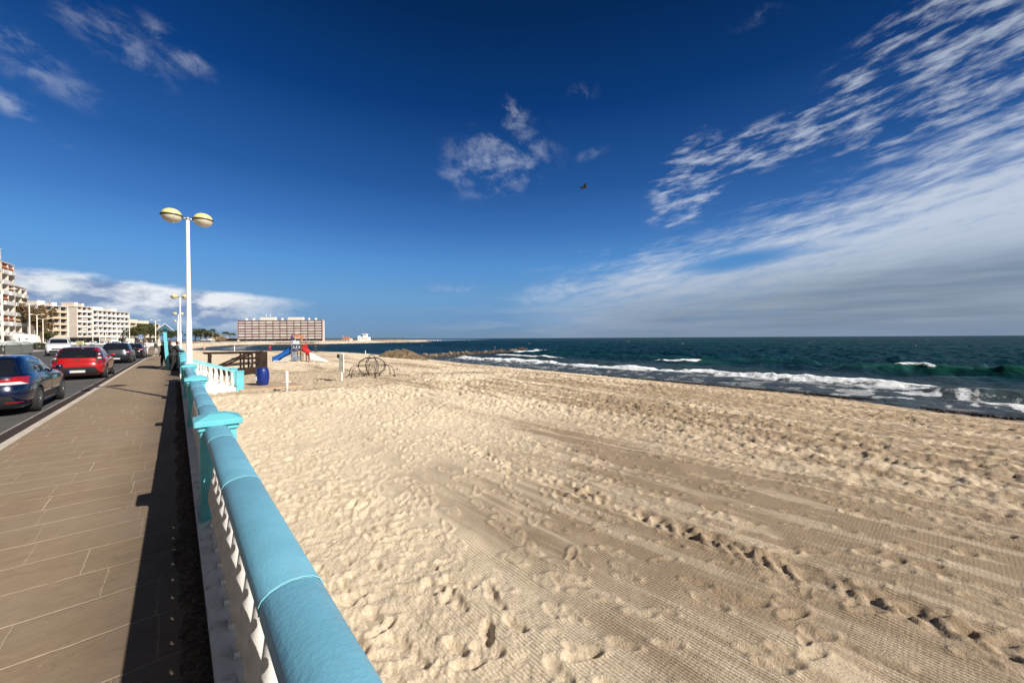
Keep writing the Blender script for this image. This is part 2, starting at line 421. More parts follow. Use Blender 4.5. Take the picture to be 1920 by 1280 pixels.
def fill(Rr, fine):
    T = trample(Rr.X, Rr.Y)
    Rr.h += (fbm(Rr.X * 1.1, Rr.Y * 0.8, 3, 5) - 0.5) * 0.10
    if fine:
        n = 7200; xr = (0.45, 17.5); yr = (-9, 13.5)
    else:
        n = 30000; xr = (8.0, 34.0); yr = (-22, 62)
    xs = rng.uniform(*xr, n); ys = rng.uniform(*yr, n)
    if not fine:
        xs = np.concatenate([xs, rng.uniform(0.6, 8, 7000)]); ys = np.concatenate([ys, rng.uniform(13.5, 75, 7000)])
    tt = trample(xs, ys); keep = rng.uniform(0, 1, len(xs)) < ((0.42 if fine else .25) + (0.58 if fine else .75) * tt ** 1.3)
    xs, ys, tt = xs[keep], ys[keep], tt[keep]
    flow = fbm(xs * 0.25, ys * 0.25, 2, 44) * 3.0
    order = rng.permutation(len(xs))
    for i in order:
        if not fine and xs[i] < 16.5 and ys[i] < 12.5 and ys[i] > -8 and xs[i] > 0.4: continue
        a = PI / 2 + (flow[i] - 1.5) * 0.7 + rng.normal(0, 0.35) + (PI if rng.random() < 0.5 else 0)
        if rng.random() < 0.25 * tt[i]: a = rng.uniform(0, 6.28)
        k = rng.uniform(0.75, 1.15)
        dp = rng.uniform(0.012, 0.036) * (0.7 + 0.5 * tt[i]) * (1.0 if fine else 1.9)
        Rr.foot(xs[i], ys[i], a, (0.27 if fine else 0.34) * k, (0.105 if fine else 0.19) * k, dp, 1 if rng.random() < 0.5 else -1, 1 + rng.random())
    m = 6500 if fine else 30000
    xs = rng.uniform(xr[0], xr[1], m); ys = rng.uniform(yr[0], yr[1], m); tt = trample(xs, ys)
    for i in range(m):
        if rng.random() > tt[i] ** 1.5: continue
        if not fine and xs[i] < 16.5 and -8 < ys[i] < 12.5: continue
        s_ = rng.uniform(0.02, 0.06) * (1 if fine else 1.7)
        Rr.lump(xs[i], ys[i], rng.uniform(0, 3.1), s_ * 1.9, s_, rng.uniform(0.006, 0.022) * (1 if fine else 1.4) * (1 if rng.random() < 0.7 else -1))
    Rr.h = np.clip(Rr.h, -0.036 if fine else -.10, 0.034 if fine else .12)
    bigch = (fbm(Rr.X * 5.0, Rr.Y * 4.2, 3, 49, .75) - .5); bigch = np.sign(bigch) * np.abs(bigch) ** .8
    Rr.h += bigch * 0.125 * ss(Rr.X, 6.5, 9.5) * (0.35 + 0.65 * T)
    for _ in range(2 if fine else 0):
        Rr.h[1:-1, 1:-1] = (Rr.h[1:-1, 1:-1] * 2 + Rr.h[:-2, 1:-1] + Rr.h[2:, 1:-1] + Rr.h[1:-1, :-2] + Rr.h[1:-1, 2:]) / 6
    # crumbled wheel tracks of the beach cleaner running along the beach
    for off, wd in ((0.0, 0.30),):
        u = (Rr.X - track_x(Rr.Y) - off)
        env = np.exp(-(u / (wd * 0.62)) ** 4) * (1 - ss(Rr.Y, 6.5, 9))
        blocks = np.where(((Rr.Y + np.abs(u) * 0.8) % 0.17) < 0.085, 1.0, 0.0)
        nb = vnoise(Rr.X * 16, Rr.Y * 11, 8)
        Rr.h += env * (-0.022 + (blocks * 0.022) * (nb * 1.6) * (vnoise(Rr.X * 5, Rr.Y * 2.3, 28) > .35) + (nb - 0.5) * 0.055 + (vnoise(Rr.X * 7, Rr.Y * 4, 18) - .5) * .05)
        Rr.h += 0.012 * np.exp(-((np.abs(u) - wd * 0.85) / 0.07) ** 2) * (0.4 + nb) * (1 - ss(Rr.Y, 7, 10))
        Rr.loose = np.maximum(Rr.loose, env * 0.8)
    if not fine:
        # long scraped edges left by the cleaner, all along the beach
        for k in range(26):
            x0 = rng.uniform(7, 33); bend = rng.uniform(-0.0012, 0.0012); w_ = rng.uniform(0.10, 0.28)
            u = Rr.X - (x0 + bend * (Rr.Y - 10) ** 2 + 0.25 * np.sin(Rr.Y * 0.13 + k))
            e = np.exp(-(u / w_) ** 2) * (vnoise(Rr.Y * 0.12 + k, Rr.X * 0 + k, 31) > 0.35)
            Rr.h += e * 0.035 * (vnoise(Rr.X * 3, Rr.Y * 1.4, 60 + k)) - 0.02 * np.exp(-((u + 1.6 * w_) / w_) ** 2)
    lo = np.clip(T * 1.15 - 0.15, 0, 1)
    Rr.loose = np.clip(np.maximum(Rr.loose, lo * 0.55), 0, 1)
    Rr.h += (fbm(Rr.X * 6, Rr.Y * 5, 3, 12) - 0.5) * 0.020 * lo
    nn = fbm(Rr.X * 22, Rr.Y * 17, 3, 15, 0.6)
    rd = 1 - 2 * np.abs(fbm(Rr.X * 4.2 + .3 * nn, Rr.Y * 3.2, 3, 46, .6) - .5); rd = rd ** 2.2
    rd2 = 1 - 2 * np.abs(fbm(Rr.X * 11 - .3 * Rr.Y, Rr.Y * 8, 3, 47, .6) - .5); rd2 = rd2 ** 2
    amp = (1.0 if fine else 1.9)
    Rr.h += (rd * 0.024 + rd2 * 0.006) * lo * amp
    if not fine: Rr.h += (fbm(Rr.X * 5.0, Rr.Y * 2.2, 3, 48, .65) - .5) * 0.10 * (0.35 + 0.65 * lo)
    Rr.h += (np.abs(nn - 0.5) * -1.2 + 0.1) * (0.008 + 0.034 * lo) + (fbm(Rr.X * 34, Rr.Y * 27, 2, 16) - .5) * 0.012 * (0.3 + lo)
RA = Raster(0.3, 18.0, -10, 14.0, 0.016)
RB = Raster(0.0, 42.0, -30, 112.0, 0.06)
fill(RA, True); fill(RB, False)
def sand_h(x, y, detail=True):
    sd_ = shore_dist(x, y)
    z = -0.62 - 2.30 * (1 - ss(sd_, -3.0, 25.0)) - 0.6 * (1 - ss(sd_, -22, -2))
    z = z + (fbm(x * 0.12, y * 0.12, 3, 71) - 0.5) * 0.16 * ss(sd_, 1, 8)
    z = z + 0.05 * np.exp(-((x - 0.3) / 0.5) ** 2)
    return z, sd_
def beach():
    th = np.radians(np.linspace(-32, 118, 1080))
    r = 1.05 * np.exp(np.arange(0, 905) * 0.0060)
    r = np.concatenate([r, r[-1] * np.exp(np.arange(1, 60) * 0.02)])
    Rg, Th = np.meshgrid(r, th, indexing='ij')
    x = Rg * np.sin(Th); y = Rg * np.cos(Th)
    z, sd_ = sand_h(x, y)
    ha, oa = RA.sample(x, y, RA.h); la, _ = RA.sample(x, y, RA.loose)
    hb, ob = RB.sample(x, y, RB.h); lb, _ = RB.sample(x, y, RB.loose)
    wa = oa * ss(x, 0.3, 0.5) * (1 - ss(x, 16.3, 17.6)) * (1 - ss(y, 12.4, 13.8)) * ss(y, -9.5, -8.6)
    h = ha * wa + hb * ob * (1 - wa); lo = la * wa + np.where(ob, lb, 0.6) * (1 - wa)
    dry = ss(sd_, 1.5, 6.0)
    z = z + h * dry
    # colour maps that stay with the sand: firm damp sand shows brown, loose sand pale
    band = fbm(x * 0.33, y * 0.055, 4, 91)
    band2 = fbm(x * 1.3, y * 0.10, 3, 95)
    tb = trample(x, y)
    damp = (0.22 * ss(x, .6, 2.2) + 0.42 * ss(x, 2.2, 5.5)) * (1 - ss(y - .35 * x, 1.5, 7.5)) + 0.55 * ss(1 - tb, .45, .9) * ss(x, 1.6, 3.2) * (1 - ss(y, 6, 16)) - 0.12 * (lo - .4) * (1 - ss(y, 6, 12)) + 0.8 * ss(band, 0.54, 0.66) * ss(x, 2.0, 4.5) + 0.7 * ss(band2, 0.50, 0.64) * ss(x, 5, 10) + 0.7 * ss(fbm(x * 3.4, y * 0.13, 3, 97), .52, .66) * ss(x, 6, 10) * (1 - .6 * ss(y, 14, 30))
    bx_ = x - (11.2 + .028 * np.clip(y, -6, 14) ** 2)
    damp = damp + 1.0 * np.exp(-(bx_ / 1.5) ** 2) * ss(fbm(x * 2.2, y * 0.12, 3, 93), .38, .60) * (1 - ss(y, 11, 20)) * (.5 + ss(fbm(x * 6.5, y * 0.3, 2, 94), .4, .6))
    stk = .45 * ss(fbm(x * 2.6 + .04 * y, y * 0.20, 4, 92, .65), .40, .60) + .55 * ss(fbm(x * 8 + .3 * y, y * 0.5, 3, 96, .65), .38, .62)  # streaks in the damp colour, partly standing in for footprint shadows
    damp = damp * (0.45 + 1.0 * stk) * (0.75 + 0.5 * fbm(x * 2, y * 2, 3, 99)) * (1 - 0.55 * ss(y, 22, 60))
    def seg(x0, y0, x1, y1, w):
        dx, dy = x1 - x0, y1 - y0; t = np.clip(((x - x0) * dx + (y - y0) * dy) / (dx * dx + dy * dy), 0, 1)
        wob = 0.12 * np.sin(t * 19) + 0.1 * np.sin(t * 7 + 1)
        return np.exp(-(((np.hypot(x - x0 - t * dx, y - y0 - t * dy)) + wob * 0.4) / w) ** 2)
    dark = np.zeros_like(x)
    for a in ((1.9, 19.7, 7.9, 18.3, .16), (3.4, 31.2, 12.6, 26.4, .22), (6.0, 23.6, 12.4, 22.4, .22), (4.4, 17.5, 10.6, 20.0, .10), (12.4, 22.4, 16.0, 20.6, .8)):
        dark = np.maximum(dark, seg(*a) * (0.6 + 0.5 * vnoise(x * 6, y * 6, 4)))
    zone = ss(y, 18.6, 19.4) * (1 - ss(y, 29, 31)) * (1 - ss(x, 8, 15)) * 0.55
    damp = np.clip(np.maximum(damp, zone), 0, 1.3)
    wet = 1 - ss(sd_ + (fbm(x * .4, y * .25, 3, 33) - .5) * 2.2, 1.2, 4.4)
    keep = ((x[:-1, :-1] > 0.30) & (sd_[:-1, :-1] > -26))
    # beyond the walkway the beach follows the bay round
    keep |= ((y[:-1, :-1] > 150) & (sd_[:-1, :-1] > -26) & (sd_[:-1, :-1] < 75) & (x[:-1, :-1] > -60))
    P_ = np.stack([x, y, z], -1)
    # ---- material
    m = bpy.data.materials.new('sand'); m.use_nodes = True; nt = m.node_tree; X.nt = nt
    b = nt.nodes['Principled BSDF']
    def attr(n):
        a = nt.nodes.new('ShaderNodeAttribute'); a.attribute_name = n; return X(a.outputs['Fac'])
    aL, aD, aW, aK = attr('loose'), attr('damp'), attr('wet'), attr('track')
    g = nt.nodes.new('ShaderNodeNewGeometry'); pos = g.outputs['Position']
    sp = nt.nodes.new('ShaderNodeSeparateXYZ'); nt.links.new(pos, sp.inputs[0]); px, py = X(sp.outputs[0]), X(sp.outputs[1])
    n1 = noise(pos, 2.2, 8, 0.65); n2 = noise(pos, 55, 4, 0.7); n3 = noise(pos, 260, 2, 0.6); n4 = noise(pos, 0.35, 5, 0.6)
    pale = cmix(sstep(n4, 0.35, 0.68), (0.80, 0.665, 0.485), (0.73, 0.60, 0.44))
    col = cmix(sat(aD * (0.55 + n1 * 0.75)), pale, (0.365, 0.272, 0.180))
    col = cmix(sstep(n2, 0.42, 0.72) * 0.42, col, (0.34, 0.25, 0.165))
    col = cmix(sstep(n3, 0.62, 0.75) * 0.35, col, (0.22, 0.15, 0.09))
    col = cmix(aK * 0.75, col, (0.20, 0.145, 0.095))
    col = cmix(aW, col, (0.13, 0.10, 0.075))
    nt.links.new(col, b.inputs['Base Color'])
    rg = 0.95 - aW * 0.62
    nt.links.new(rg.v, b.inputs['Roughness']); b.inputs['Specular IOR Level'].default_value = 0.25
    # comb lines of the rake
    wob = noise(comb(px * 0.5, py * 0.25, 0.0), 1.0, 3, 0.5)
    ph = (px + wob * 0.35) * (2 * PI / 0.030)
    lines = X.m('SINE', ph)
    cross = X.m('SINE', py * (2 * PI / 0.035))
    n5 = noise(pos, 1.3, 6, 0.7)
    rmask = sat((0.62 - aL) * 3.2) * (1.0 - sstep(py, 5.0, 11.0)) * (1.0 - sstep(px, 6.0, 10.0)) * sstep(n5, 0.34, 0.48)
    n6 = noise(pos, 16.0, 6, 0.72)
    hgt = n6 * (0.008 + aL * 0.028) + n2 * 0.014 + n3 * 0.007 + (lines * 0.0056 + cross * 0.0006) * rmask + n1 * 0.02
    bp = nt.nodes.new('ShaderNodeBump'); bp.inputs['Strength'].default_value = 1.0; bp.inputs['Distance'].default_value = 1.0
    fade = 1.0 - aW * 0.85
    hh = hgt * fade
    nt.links.new(hh.v, bp.inputs['Height']); nt.links.new(bp.outputs[0], b.inputs['Normal'])
    o = grid_mesh('beach', P_, keep, m, dict(loose=lo, damp=damp, wet=wet, track=np.clip(dark, 0, 1)))
    tag(o, kind='structure')
beach()
# ---- the sea
def sea():
    th = np.radians(np.linspace(-34, 120, 1150))
    r = 24 * np.exp(np.arange(0, 560) * 0.0062)
    r = np.concatenate([r, r[-1] * np.exp(np.arange(1, 150) * 0.028)])
    r[-1] = 42000
    Rg, Th = np.meshgrid(r, th, indexing='ij')
    x = Rg * np.sin(Th); y = Rg * np.cos(Th)
    near = Rg < 2000
    sd_ = -shore_dist(np.where(near, x, 1e4), np.where(near, y, 1e4)); sd_ = np.where(near, sd_, 5000)
    # waves run in from the east; s = how far off the (straight) southern shore
    wob = (fbm(y * 0.05, x * 0 + 3, 3, 55) - 0.5) * 5
    s = x - 39.0 - wob * 0.5 + 0.0012 * np.abs(y) ** 2 * 0 
    z = np.zeros_like(x); foam = np.zeros_like(x); green = np.zeros_like(x)
    rg = np.random.default_rng(3)
    far = np.clip(60 / Rg, 0, 1)
    amp_depth = ss(sd_, 3, 45)
    bay = ss(y, 88, 105) * (1 - ss(x, 90, 160))         # calmer water behind the groyne
    for i in range(46):
        L = 1.3 * 1.13 ** (i % 23) * rg.uniform(0.9, 1.1)
        a = rg.normal(PI, 0.65); k = 2 * PI / L
        A = 0.0085 * L ** 0.9 * rg.uniform(0.5, 1.3)
        phs = (x * math.cos(a) + y * math.sin(a)) * k + rg.uniform(0, 6.28) + 1.2 * vnoise(x / L / 3, y / L / 3, i)
        res = np.clip((L / (Rg * 0.0062 * 3)), 0, 1) ** 2
        w_ = np.sin(phs); z += A * (1 - np.abs(w_)) * 1.7 * res
    z = (z - z[near].mean()) * (0.35 + 0.65 * amp_depth) * (1 - 0.65 * bay)
    def crest(c, wf, wb, h, m):
        """steep face towards the shore (front width wf), long back"""
        u = s - c; g = np.where(u < 0, np.exp(-(u / wf) ** 2), np.exp(-(u / wb) ** 2)); return h * g * m, g * m
    def yband(a, b, e=3.0): return ss(y, a - e, a + e) * (1 - ss(y, b - e, b + e))
    nz = fbm(y * 0.30, x * 0.10, 4, 77, .6); nf = fbm(x * 1.1, y * 0.8, 4, 88)
    # the long white breaker
    h1, g1 = crest(8.6 + (nz - .5) * 2.4, 0.7, 1.8, 0.42, yband(1.5, 74, 3) * (0.55 + 0.6 * ss(nz, .3, .55))); z += h1
    foam = np.maximum(foam, ss(g1, 0.18, 0.6) * (0.7 + 0.6 * nf))
    foam = np.maximum(foam, yband(0, 76, 3) * ss(s, 4.2 + 2 * nf.mean(), 8.6) * (1 - ss(s, 8.6, 9.6)) * (.25 + .75 * ss(nf, .38, .62)))
    # curling end of it, green, close to the shore on the right
    h2, g2 = crest(4.0 + 0.10 * (y + 2) ** 2 * 0.2 , 0.8, 1.9, 0.62, yband(-16, 1.8, 1.6)); z += h2; green = np.maximum(green, g2)
    foam = np.maximum(foam, ss(g2, .86, 1.0) * ss(vnoise(y * 0.9, x * 0.4, 5), .35, .7) * .9)
    # swell standing up further out
    h3, g3 = crest(26.5 + (nz - .5) * 3, 1.9, 4.0, 0.95, yband(-34, 9, 5)); z += h3; green = np.maximum(green, g3)
    h4, g4 = crest(25.8, 1.3, 3.0, 0.60, yband(24, 36, 3)); z += h4; green = np.maximum(green, g4 * .8)
    foam = np.maximum(foam, ss(g4, .45, .9) * ss(vnoise(y * 0.45 + 3, x * .2, 9), .30, .62) * 1.2)
    foam = np.maximum(foam, ss(g3, .9, 1.0) * ss(vnoise(y * 0.35, x * .2, 19), .62, .75) * .8)
    h5, g5 = crest(20.3, 1.0, 3.0, 0.50, yband(52, 76, 4)); z += h5; foam = np.maximum(foam, ss(g5, .4, .9) * (.5 + nf))
    h6, g6 = crest(15.0, 1.4, 3.0, 0.30, yband(12, 50, 6)); z += h6; green = np.maximum(green, g6 * .4)
    h7, g7 = crest(37, 3.0, 5.0, 0.45, yband(-40, 80, 12)); z += h7 * ss(nz, .3, .6); green = np.maximum(green, g7 * .35)
    h8, g8 = crest(52, 3.0, 6.0, 0.40, yband(-60, 120, 12)); z += h8 * ss(nz, .35, .65)
    # swash: lacy foam between breaker and sand
    lace = ss(np.abs(fbm(x * 1.4, y * 0.8, 4, 66) - 0.5), 0.10, 0.0)
    sw = (1 - ss(s, 6.5, 10)) * ss(s, -6, 0) * (1 - ss(y, 66, 82))
    foam = np.maximum(foam, sw * lace * (0.16 + 0.42 * ss(-y, -8, 6)))
    foam = np.maximum(foam, sw * (0.42 + 0.32 * ss(-y, -12, 4)) * ss(fbm(x * .5, y * .9, 4, 67), .42, .60))
    # foam in the bay, on the far beach, and where swell meets the groyne's end
    fb = (1 - ss(np.abs(sd_ - 10 - 9 * nf), 2, 8)) * ss(y, 180, 230) * (1 - ss(x, 80, 110))
    foam = np.maximum(foam, fb * .45)
    foam = np.maximum(foam, np.exp(-(((x - 86) / 7) ** 2 + ((y - 89.5) / 2.6) ** 2)) * (.5 + nf) * 1.4)
    cap = ss(vnoise(x * 0.05, y * 0.11, 101), .93, .97) * ss(Rg, 90, 200) * (1 - ss(Rg, 900, 1500)) * ss(vnoise(x * .3, y * .3, 4), .5, .8)
    foam = np.maximum(foam, cap * .7)
    z = z + SEA - 0.0 * far
    shallow = 1 - ss(sd_, 2, 30)
    P_ = np.stack([x, y, z], -1)
    keep = (sd_[:-1, :-1] > -9)
    m = bpy.data.materials.new('sea_water'); m.use_nodes = True; nt = m.node_tree; X.nt = nt
    b = nt.nodes['Principled BSDF']
    def attr(n):
        a = nt.nodes.new('ShaderNodeAttribute'); a.attribute_name = n; return X(a.outputs['Fac'])
    aF, aG, aS = attr('foam'), attr('green'), attr('shallow')
    g = nt.nodes.new('ShaderNodeNewGeometry'); pos = g.outputs['Position']
    sp = nt.nodes.new('ShaderNodeSeparateXYZ'); nt.links.new(pos, sp.inputs[0]); wx, wy = X(sp.outputs[0]), X(sp.outputs[1])
    patch = noise(comb(wx * 0.012, wy * 0.03, 0.0), 1.0, 5, 0.6)
    # narrow streaks of wind along the crests
    wv = comb(wx * 0.9, wy * 0.28, 0.0)
    ch1 = noise(wv, 1.0, 6, 0.62, 0.5); ch2 = noise(comb(wx * 0.16, wy * 0.05, 3.0), 1.0, 7, 0.65, 0.6); ch3 = noise(comb(wx * 0.02, wy * 0.007, 8.0), 1.0, 8, 0.7, 0.4)
    deep = cmix(sstep(patch, 0.35, 0.65), (0.0020, 0.022, 0.040), (0.0035, 0.032, 0.046))
    deep = cmix(sstep(wx - wy * 0.55, 10.0, 260.0) * 0.55, deep, (0.006, 0.045, 0.050))
    deep = cmix(sstep(ch2 * 0.5 + ch3 * 0.5, 0.40, 0.62) * 0.55, deep, (0.0010, 0.009, 0.018))
    col = cmix(aG, deep, (0.008, 0.060, 0.044))
    col = cmix(aS * 0.75, col, (0.060, 0.075, 0.088))
    fn = noise(comb(wx * 1.0, wy * 0.6, 0.0), 2.2, 8, 0.7, 0.6); fn2 = noise(comb(wx * 1.0, wy * 0.7, 5.0), 7.0, 5, 0.65, 0.8); vein = X.m('ABSOLUTE', fn2 - 0.5)
    ff = sstep(aF * 1.2 + (fn - 0.5) * 1.0 + (0.06 - vein) * 2.2, 0.34, 0.95) * sstep(aF, 0.01, 0.10)
    col = cmix(ff, col, (0.80, 0.83, 0.86))
    nt.links.new(col, b.inputs['Base Color'])
    rr = 0.22 + ff * 0.7
    nt.links.new(rr.v, b.inputs['Roughness'])
    hgt = ch1 * 0.22 + ch2 * 0.9 + ch3 * 5.0 + ff * fn * 0.30
    bp = nt.nodes.new('ShaderNodeBump'); bp.inputs['Strength'].default_value = 0.75; bp.inputs['Distance'].default_value = 1.0
    nt.links.new(hgt.v, bp.inputs['Height']); nt.links.new(bp.outputs[0], b.inputs['Normal'])
    b.inputs['Specular IOR Level'].default_value = 0.0
    gl = nt.nodes.new('ShaderNodeBsdfGlossy'); gl.inputs['Roughness'].default_value = 0.22; nt.links.new(bp.outputs[0], gl.inputs['Normal'])
    fr = nt.nodes.new('ShaderNodeFresnel'); fr.inputs['IOR'].default_value = 1.33; nt.links.new(bp.outputs[0], fr.inputs['Normal'])
    fx = X(fr.outputs[0]) * 0.26 * (1.0 - ff)
    ms = nt.nodes.new('ShaderNodeMixShader'); nt.links.new(fx.v, ms.inputs[0]); nt.links.new(b.outputs[0], ms.inputs[1]); nt.links.new(gl.outputs[0], ms.inputs[2])
    nt.links.new(ms.outputs[0], nt.nodes['Material Output'].inputs['Surface'])
    o = grid_mesh('sea', P_, keep, m, dict(foam=np.clip(foam, 0, 1.3), green=np.clip(green, 0, 1), shallow=shallow))
    tag(o, kind='structure')
sea()
# =================================================================== PROMENADE
M_TURQ = mat('turquoise_paint', (0.13, 0.47, 0.54), 0.42, 0, 0.06, 3.0, 0.0012, 160, 0.4, (0.35, 0.55, 0.56), 0.25)
def painted_rail():
    m = mat('blue_paint', (0.150, 0.385, 0.51), 0.45, 0, 0.08, 3.5, 0.0022, 70, 0.4, (0.085, 0.24, 0.32), 0.22)
    nt = m.node_tree; X.nt = nt; b = nt.nodes['Principled BSDF']; old = b.inputs['Base Color'].links[0].from_socket
    g = nt.nodes.new('ShaderNodeNewGeometry'); pos = g.outputs['Position']
    sp = nt.nodes.new('ShaderNodeSeparateXYZ'); nt.links.new(pos, sp.inputs[0]); px, py, pz = X(sp.outputs[0]), X(sp.outputs[1]), X(sp.outputs[2])
    w = noise(pos, 14.0, 3, 0.6)
    chips = noise(comb(px * 60.0 + w * 6, py * 26.0, pz * 40.0), 1.0, 4, 0.7); scr = noise(comb(px * 160.0 + py * 30, py * 9.0, 0.0), 1.0, 3, 0.6)
    stain = noise(comb(px * 9.0, py * 3.0, pz * 6.0), 1.0, 6, 0.7)
    c = cmix(sstep(stain, 0.55, 0.75) * 0.35, old, (0.20, 0.32, 0.38))
    c = cmix(sstep(chips, 0.70, 0.74) * 0.8, c, (0.30, 0.50, 0.58)); c = cmix(sstep(1.0 - chips, 0.715, 0.75) * 0.75, c, (0.05, 0.14, 0.19))
    c = cmix(sstep(scr, 0.70, 0.78) * 0.35, c, (0.06, 0.20, 0.28))
    nt.links.new(c, b.inputs['Base Color'])
painted_rail()
M_BLUE = mat('blue_paint', (0.150, 0.385, 0.51), 0.45, 0, 0.10, 3.5, 0.0022, 70, 0.4, (0.085, 0.24, 0.32), 0.28)
M_TDARK = mat('faded_turquoise', (0.20, 0.50, 0.56), 0.6, 0, 0.1, 4)
M_WHITE = mat('white_masonry', (0.66, 0.64, 0.60), 0.8, 0, 0.12, 4.0, 0.003, 50, 0.2, (0.26, 0.23, 0.20), 0.7)
M_BALU = mat('cast_white', (0.66, 0.64, 0.61), 0.7, 0, 0.08, 9.0, 0.0015, 120, 0.25, (0.38, 0.34, 0.30), 0.4)
M_WPAINT = mat('white_paint', (0.82, 0.82, 0.80), 0.35, 0, 0.04, 6.0, 0, 1, 0.5, (0.55, 0.42, 0.30), 0.2)
M_BLACK = mat('black_plastic', (0.015, 0.015, 0.016), 0.5)
M_DKMETAL = mat('dark_metal', (0.05, 0.045, 0.04), 0.45, 0.5)
M_STEEL = mat('galvanised_steel', (0.42, 0.43, 0.44), 0.4, 0.7)

def paving_material():
    m = bpy.data.materials.new('stamped_paving'); m.use_nodes = True; nt = m.node_tree; X.nt = nt
    b = nt.nodes['Principled BSDF']
    g = nt.nodes.new('ShaderNodeNewGeometry'); pos = g.outputs['Position']
    sp = nt.nodes.new('ShaderNodeSeparateXYZ'); nt.links.new(pos, sp.inputs[0]); px, py = X(sp.outputs[0]), X(sp.outputs[1])
    nw = noise(pos, 1.6, 4, 0.6); nw2 = noise(pos, 9.0, 3, 0.6)
    ROW = 0.462
    yy = py + (nw - 0.5) * 0.07 + (nw2 - 0.5) * 0.02
    rowf = yy / ROW; row = X.m('FLOOR', rowf)
    rn = nt.nodes.new('ShaderNodeTexWhiteNoise'); rn.noise_dimensions = '1D'; nt.links.new(row.v, rn.inputs['W'])
    off = X(rn.outputs['Value'])
    xx = (px + (nw2 - 0.5) * 0.03) / 0.64 + off + row * 0.37
    col_i = X.m('FLOOR', xx)
    fy = X.m('FRACT', rowf); fx = X.m('FRACT', xx)
    dy = X.m('ABSOLUTE', fy - 0.5); dx = X.m('ABSOLUTE', fx - 0.5)
    jy = sstep(dy, 0.474, 0.496); jx = sstep(dx, 0.486, 0.498)
    bn = nt.nodes.new('ShaderNodeTexWhiteNoise'); bn.noise_dimensions = '2D'; nt.links.new(comb(col_i, row, 0.0), bn.inputs['Vector'])
    br = X(bn.outputs['Value'])
    worn = noise(pos, 1.1, 5, 0.65); worn2 = noise(pos, 14.0, 4, 0.6)
    vis = sstep(worn * 0.6 + worn2 * 0.4, 0.30, 0.52)
    jv = xmax(jy * (0.05 + vis * 0.85), jx * (0.20 + sstep(br, 0.25, 0.5) * 0.8))
    grain = noise(comb(px * 2.2 + nw * 1.5, py * 4.6 + nw * 2.0, 0.0), 1.8, 10, 0.72, 0.3)      # slate grain runs across the walk
    blot = noise(pos, 0.7, 6, 0.6); fine = noise(pos, 120, 3, 0.7)
    c = cmix(sstep(grain, 0.30, 0.70), (0.232, 0.166, 0.103), (0.292, 0.214, 0.134))
    c = cmix(sstep(blot, 0.35, 0.68) * 0.75, c, (0.265, 0.205, 0.148))
    c = cmix(br * 0.18, c, (0.25, 0.165, 0.115))
    c = cmix(sstep(fine, 0.55, 0.75) * 0.20, c, (0.16, 0.12, 0.09))
    sn = noise(pos, 5.5, 2, 0.5); c = cmix(sstep(sn, 0.745, 0.76) * 0.6, c, (0.10, 0.07, 0.055))
    c = cmix(sat(jv) * sstep(worn2, 0.25, 0.45), c, (0.52, 0.41, 0.29))
    st1 = noise(pos, 3.1, 7, 0.72); st2 = noise(pos, 0.45, 5, 0.6); st3 = noise(pos, 26.0, 3, 0.6)
    c = cmix(sstep(st1, 0.56, 0.72) * 0.45, c, (0.155, 0.115, 0.080)); c = cmix(sstep(1.0 - st1, 0.58, 0.74) * 0.40, c, (0.36, 0.30, 0.23))
    c = cmix(sstep(st2, 0.50, 0.66) * 0.30, c, (0.21, 0.15, 0.10)); c = cmix(sstep(st3, 0.69, 0.73) * 0.6, c, (0.40, 0.34, 0.27))
    crk = X.m('ABSOLUTE', noise(pos, 0.9, 6, 0.7) - 0.5); c = cmix((1.0 - sstep(crk, 0.0005, 0.003)) * sstep(st2, 0.46, 0.56) * 0.6, c, (0.08, 0.06, 0.045))
    # dirt towards the wall, darkened in colour to deepen the balustrade's shadow
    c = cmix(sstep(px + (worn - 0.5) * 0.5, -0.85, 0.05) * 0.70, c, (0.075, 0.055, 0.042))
    nt.links.new(c, b.inputs['Base Color']); b.inputs['Roughness'].default_value = 0.82; b.inputs['Specular IOR Level'].default_value = 0.25
    h = grain * 0.006 + br * 0.002 - sat(jv) * 0.004 + fine * 0.001
    bp = nt.nodes.new('ShaderNodeBump'); bp.inputs['Strength'].default_value = 1; bp.inputs['Distance'].default_value = 1.0
    nt.links.new(h.v, bp.inputs['Height']); nt.links.new(bp.outputs[0], b.inputs['Normal'])
    return m
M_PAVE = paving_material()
M_ASPH = mat('asphalt', (0.085, 0.083, 0.080), 0.9, 0, 0.18, 0.6, 0.004, 120, 0.25, (0.05, 0.048, 0.046), 0.5)
M_GUT = mat('gutter_asphalt', (0.045, 0.032, 0.028), 0.9, 0, 0.2, 2.0, 0.004, 90, 0.2)
M_KERB = mat('kerb_concrete', (0.50, 0.44, 0.37), 0.85, 0, 0.12, 2.5, 0.003, 60, 0.2, (0.30, 0.25, 0.20), 0.5)
def kerb_x(y):
    if y < 50: return -2.2
    if y < 58: return -2.2 + 0.35 * math.sin((y - 50) / 8 * PI / 2)
    if y < 70: return -1.85 - 3.4 * (1 - math.cos((y - 58) / 12 * PI / 2))
    return -5.25 - (y - 70) * 0.10
def strip(name, x0f, x1f, y0, y1, z, m, n=120, zb=None, kind='structure'):
    b = MB()
    vs = []; fs = []
    for i in range(n + 1):
        y = y0 + (y1 - y0) * i / n
        vs += [(x0f(y), y, z), (x1f(y), y, z)]
        if zb is not None: vs += [(x0f(y), y, zb), (x1f(y), y, zb)]
    k = 4 if zb is not None else 2
    for i in range(n):
        a, c = i * k, (i + 1) * k
        fs.append((a, a + 1, c + 1, c))
        if zb is not None: fs += [(a, c, c + 2, a + 2), (a + 1, a + 3, c + 3, c + 1)]
    b.add(vs, fs); o = b.build(name, m); tag(o, kind=kind); return o
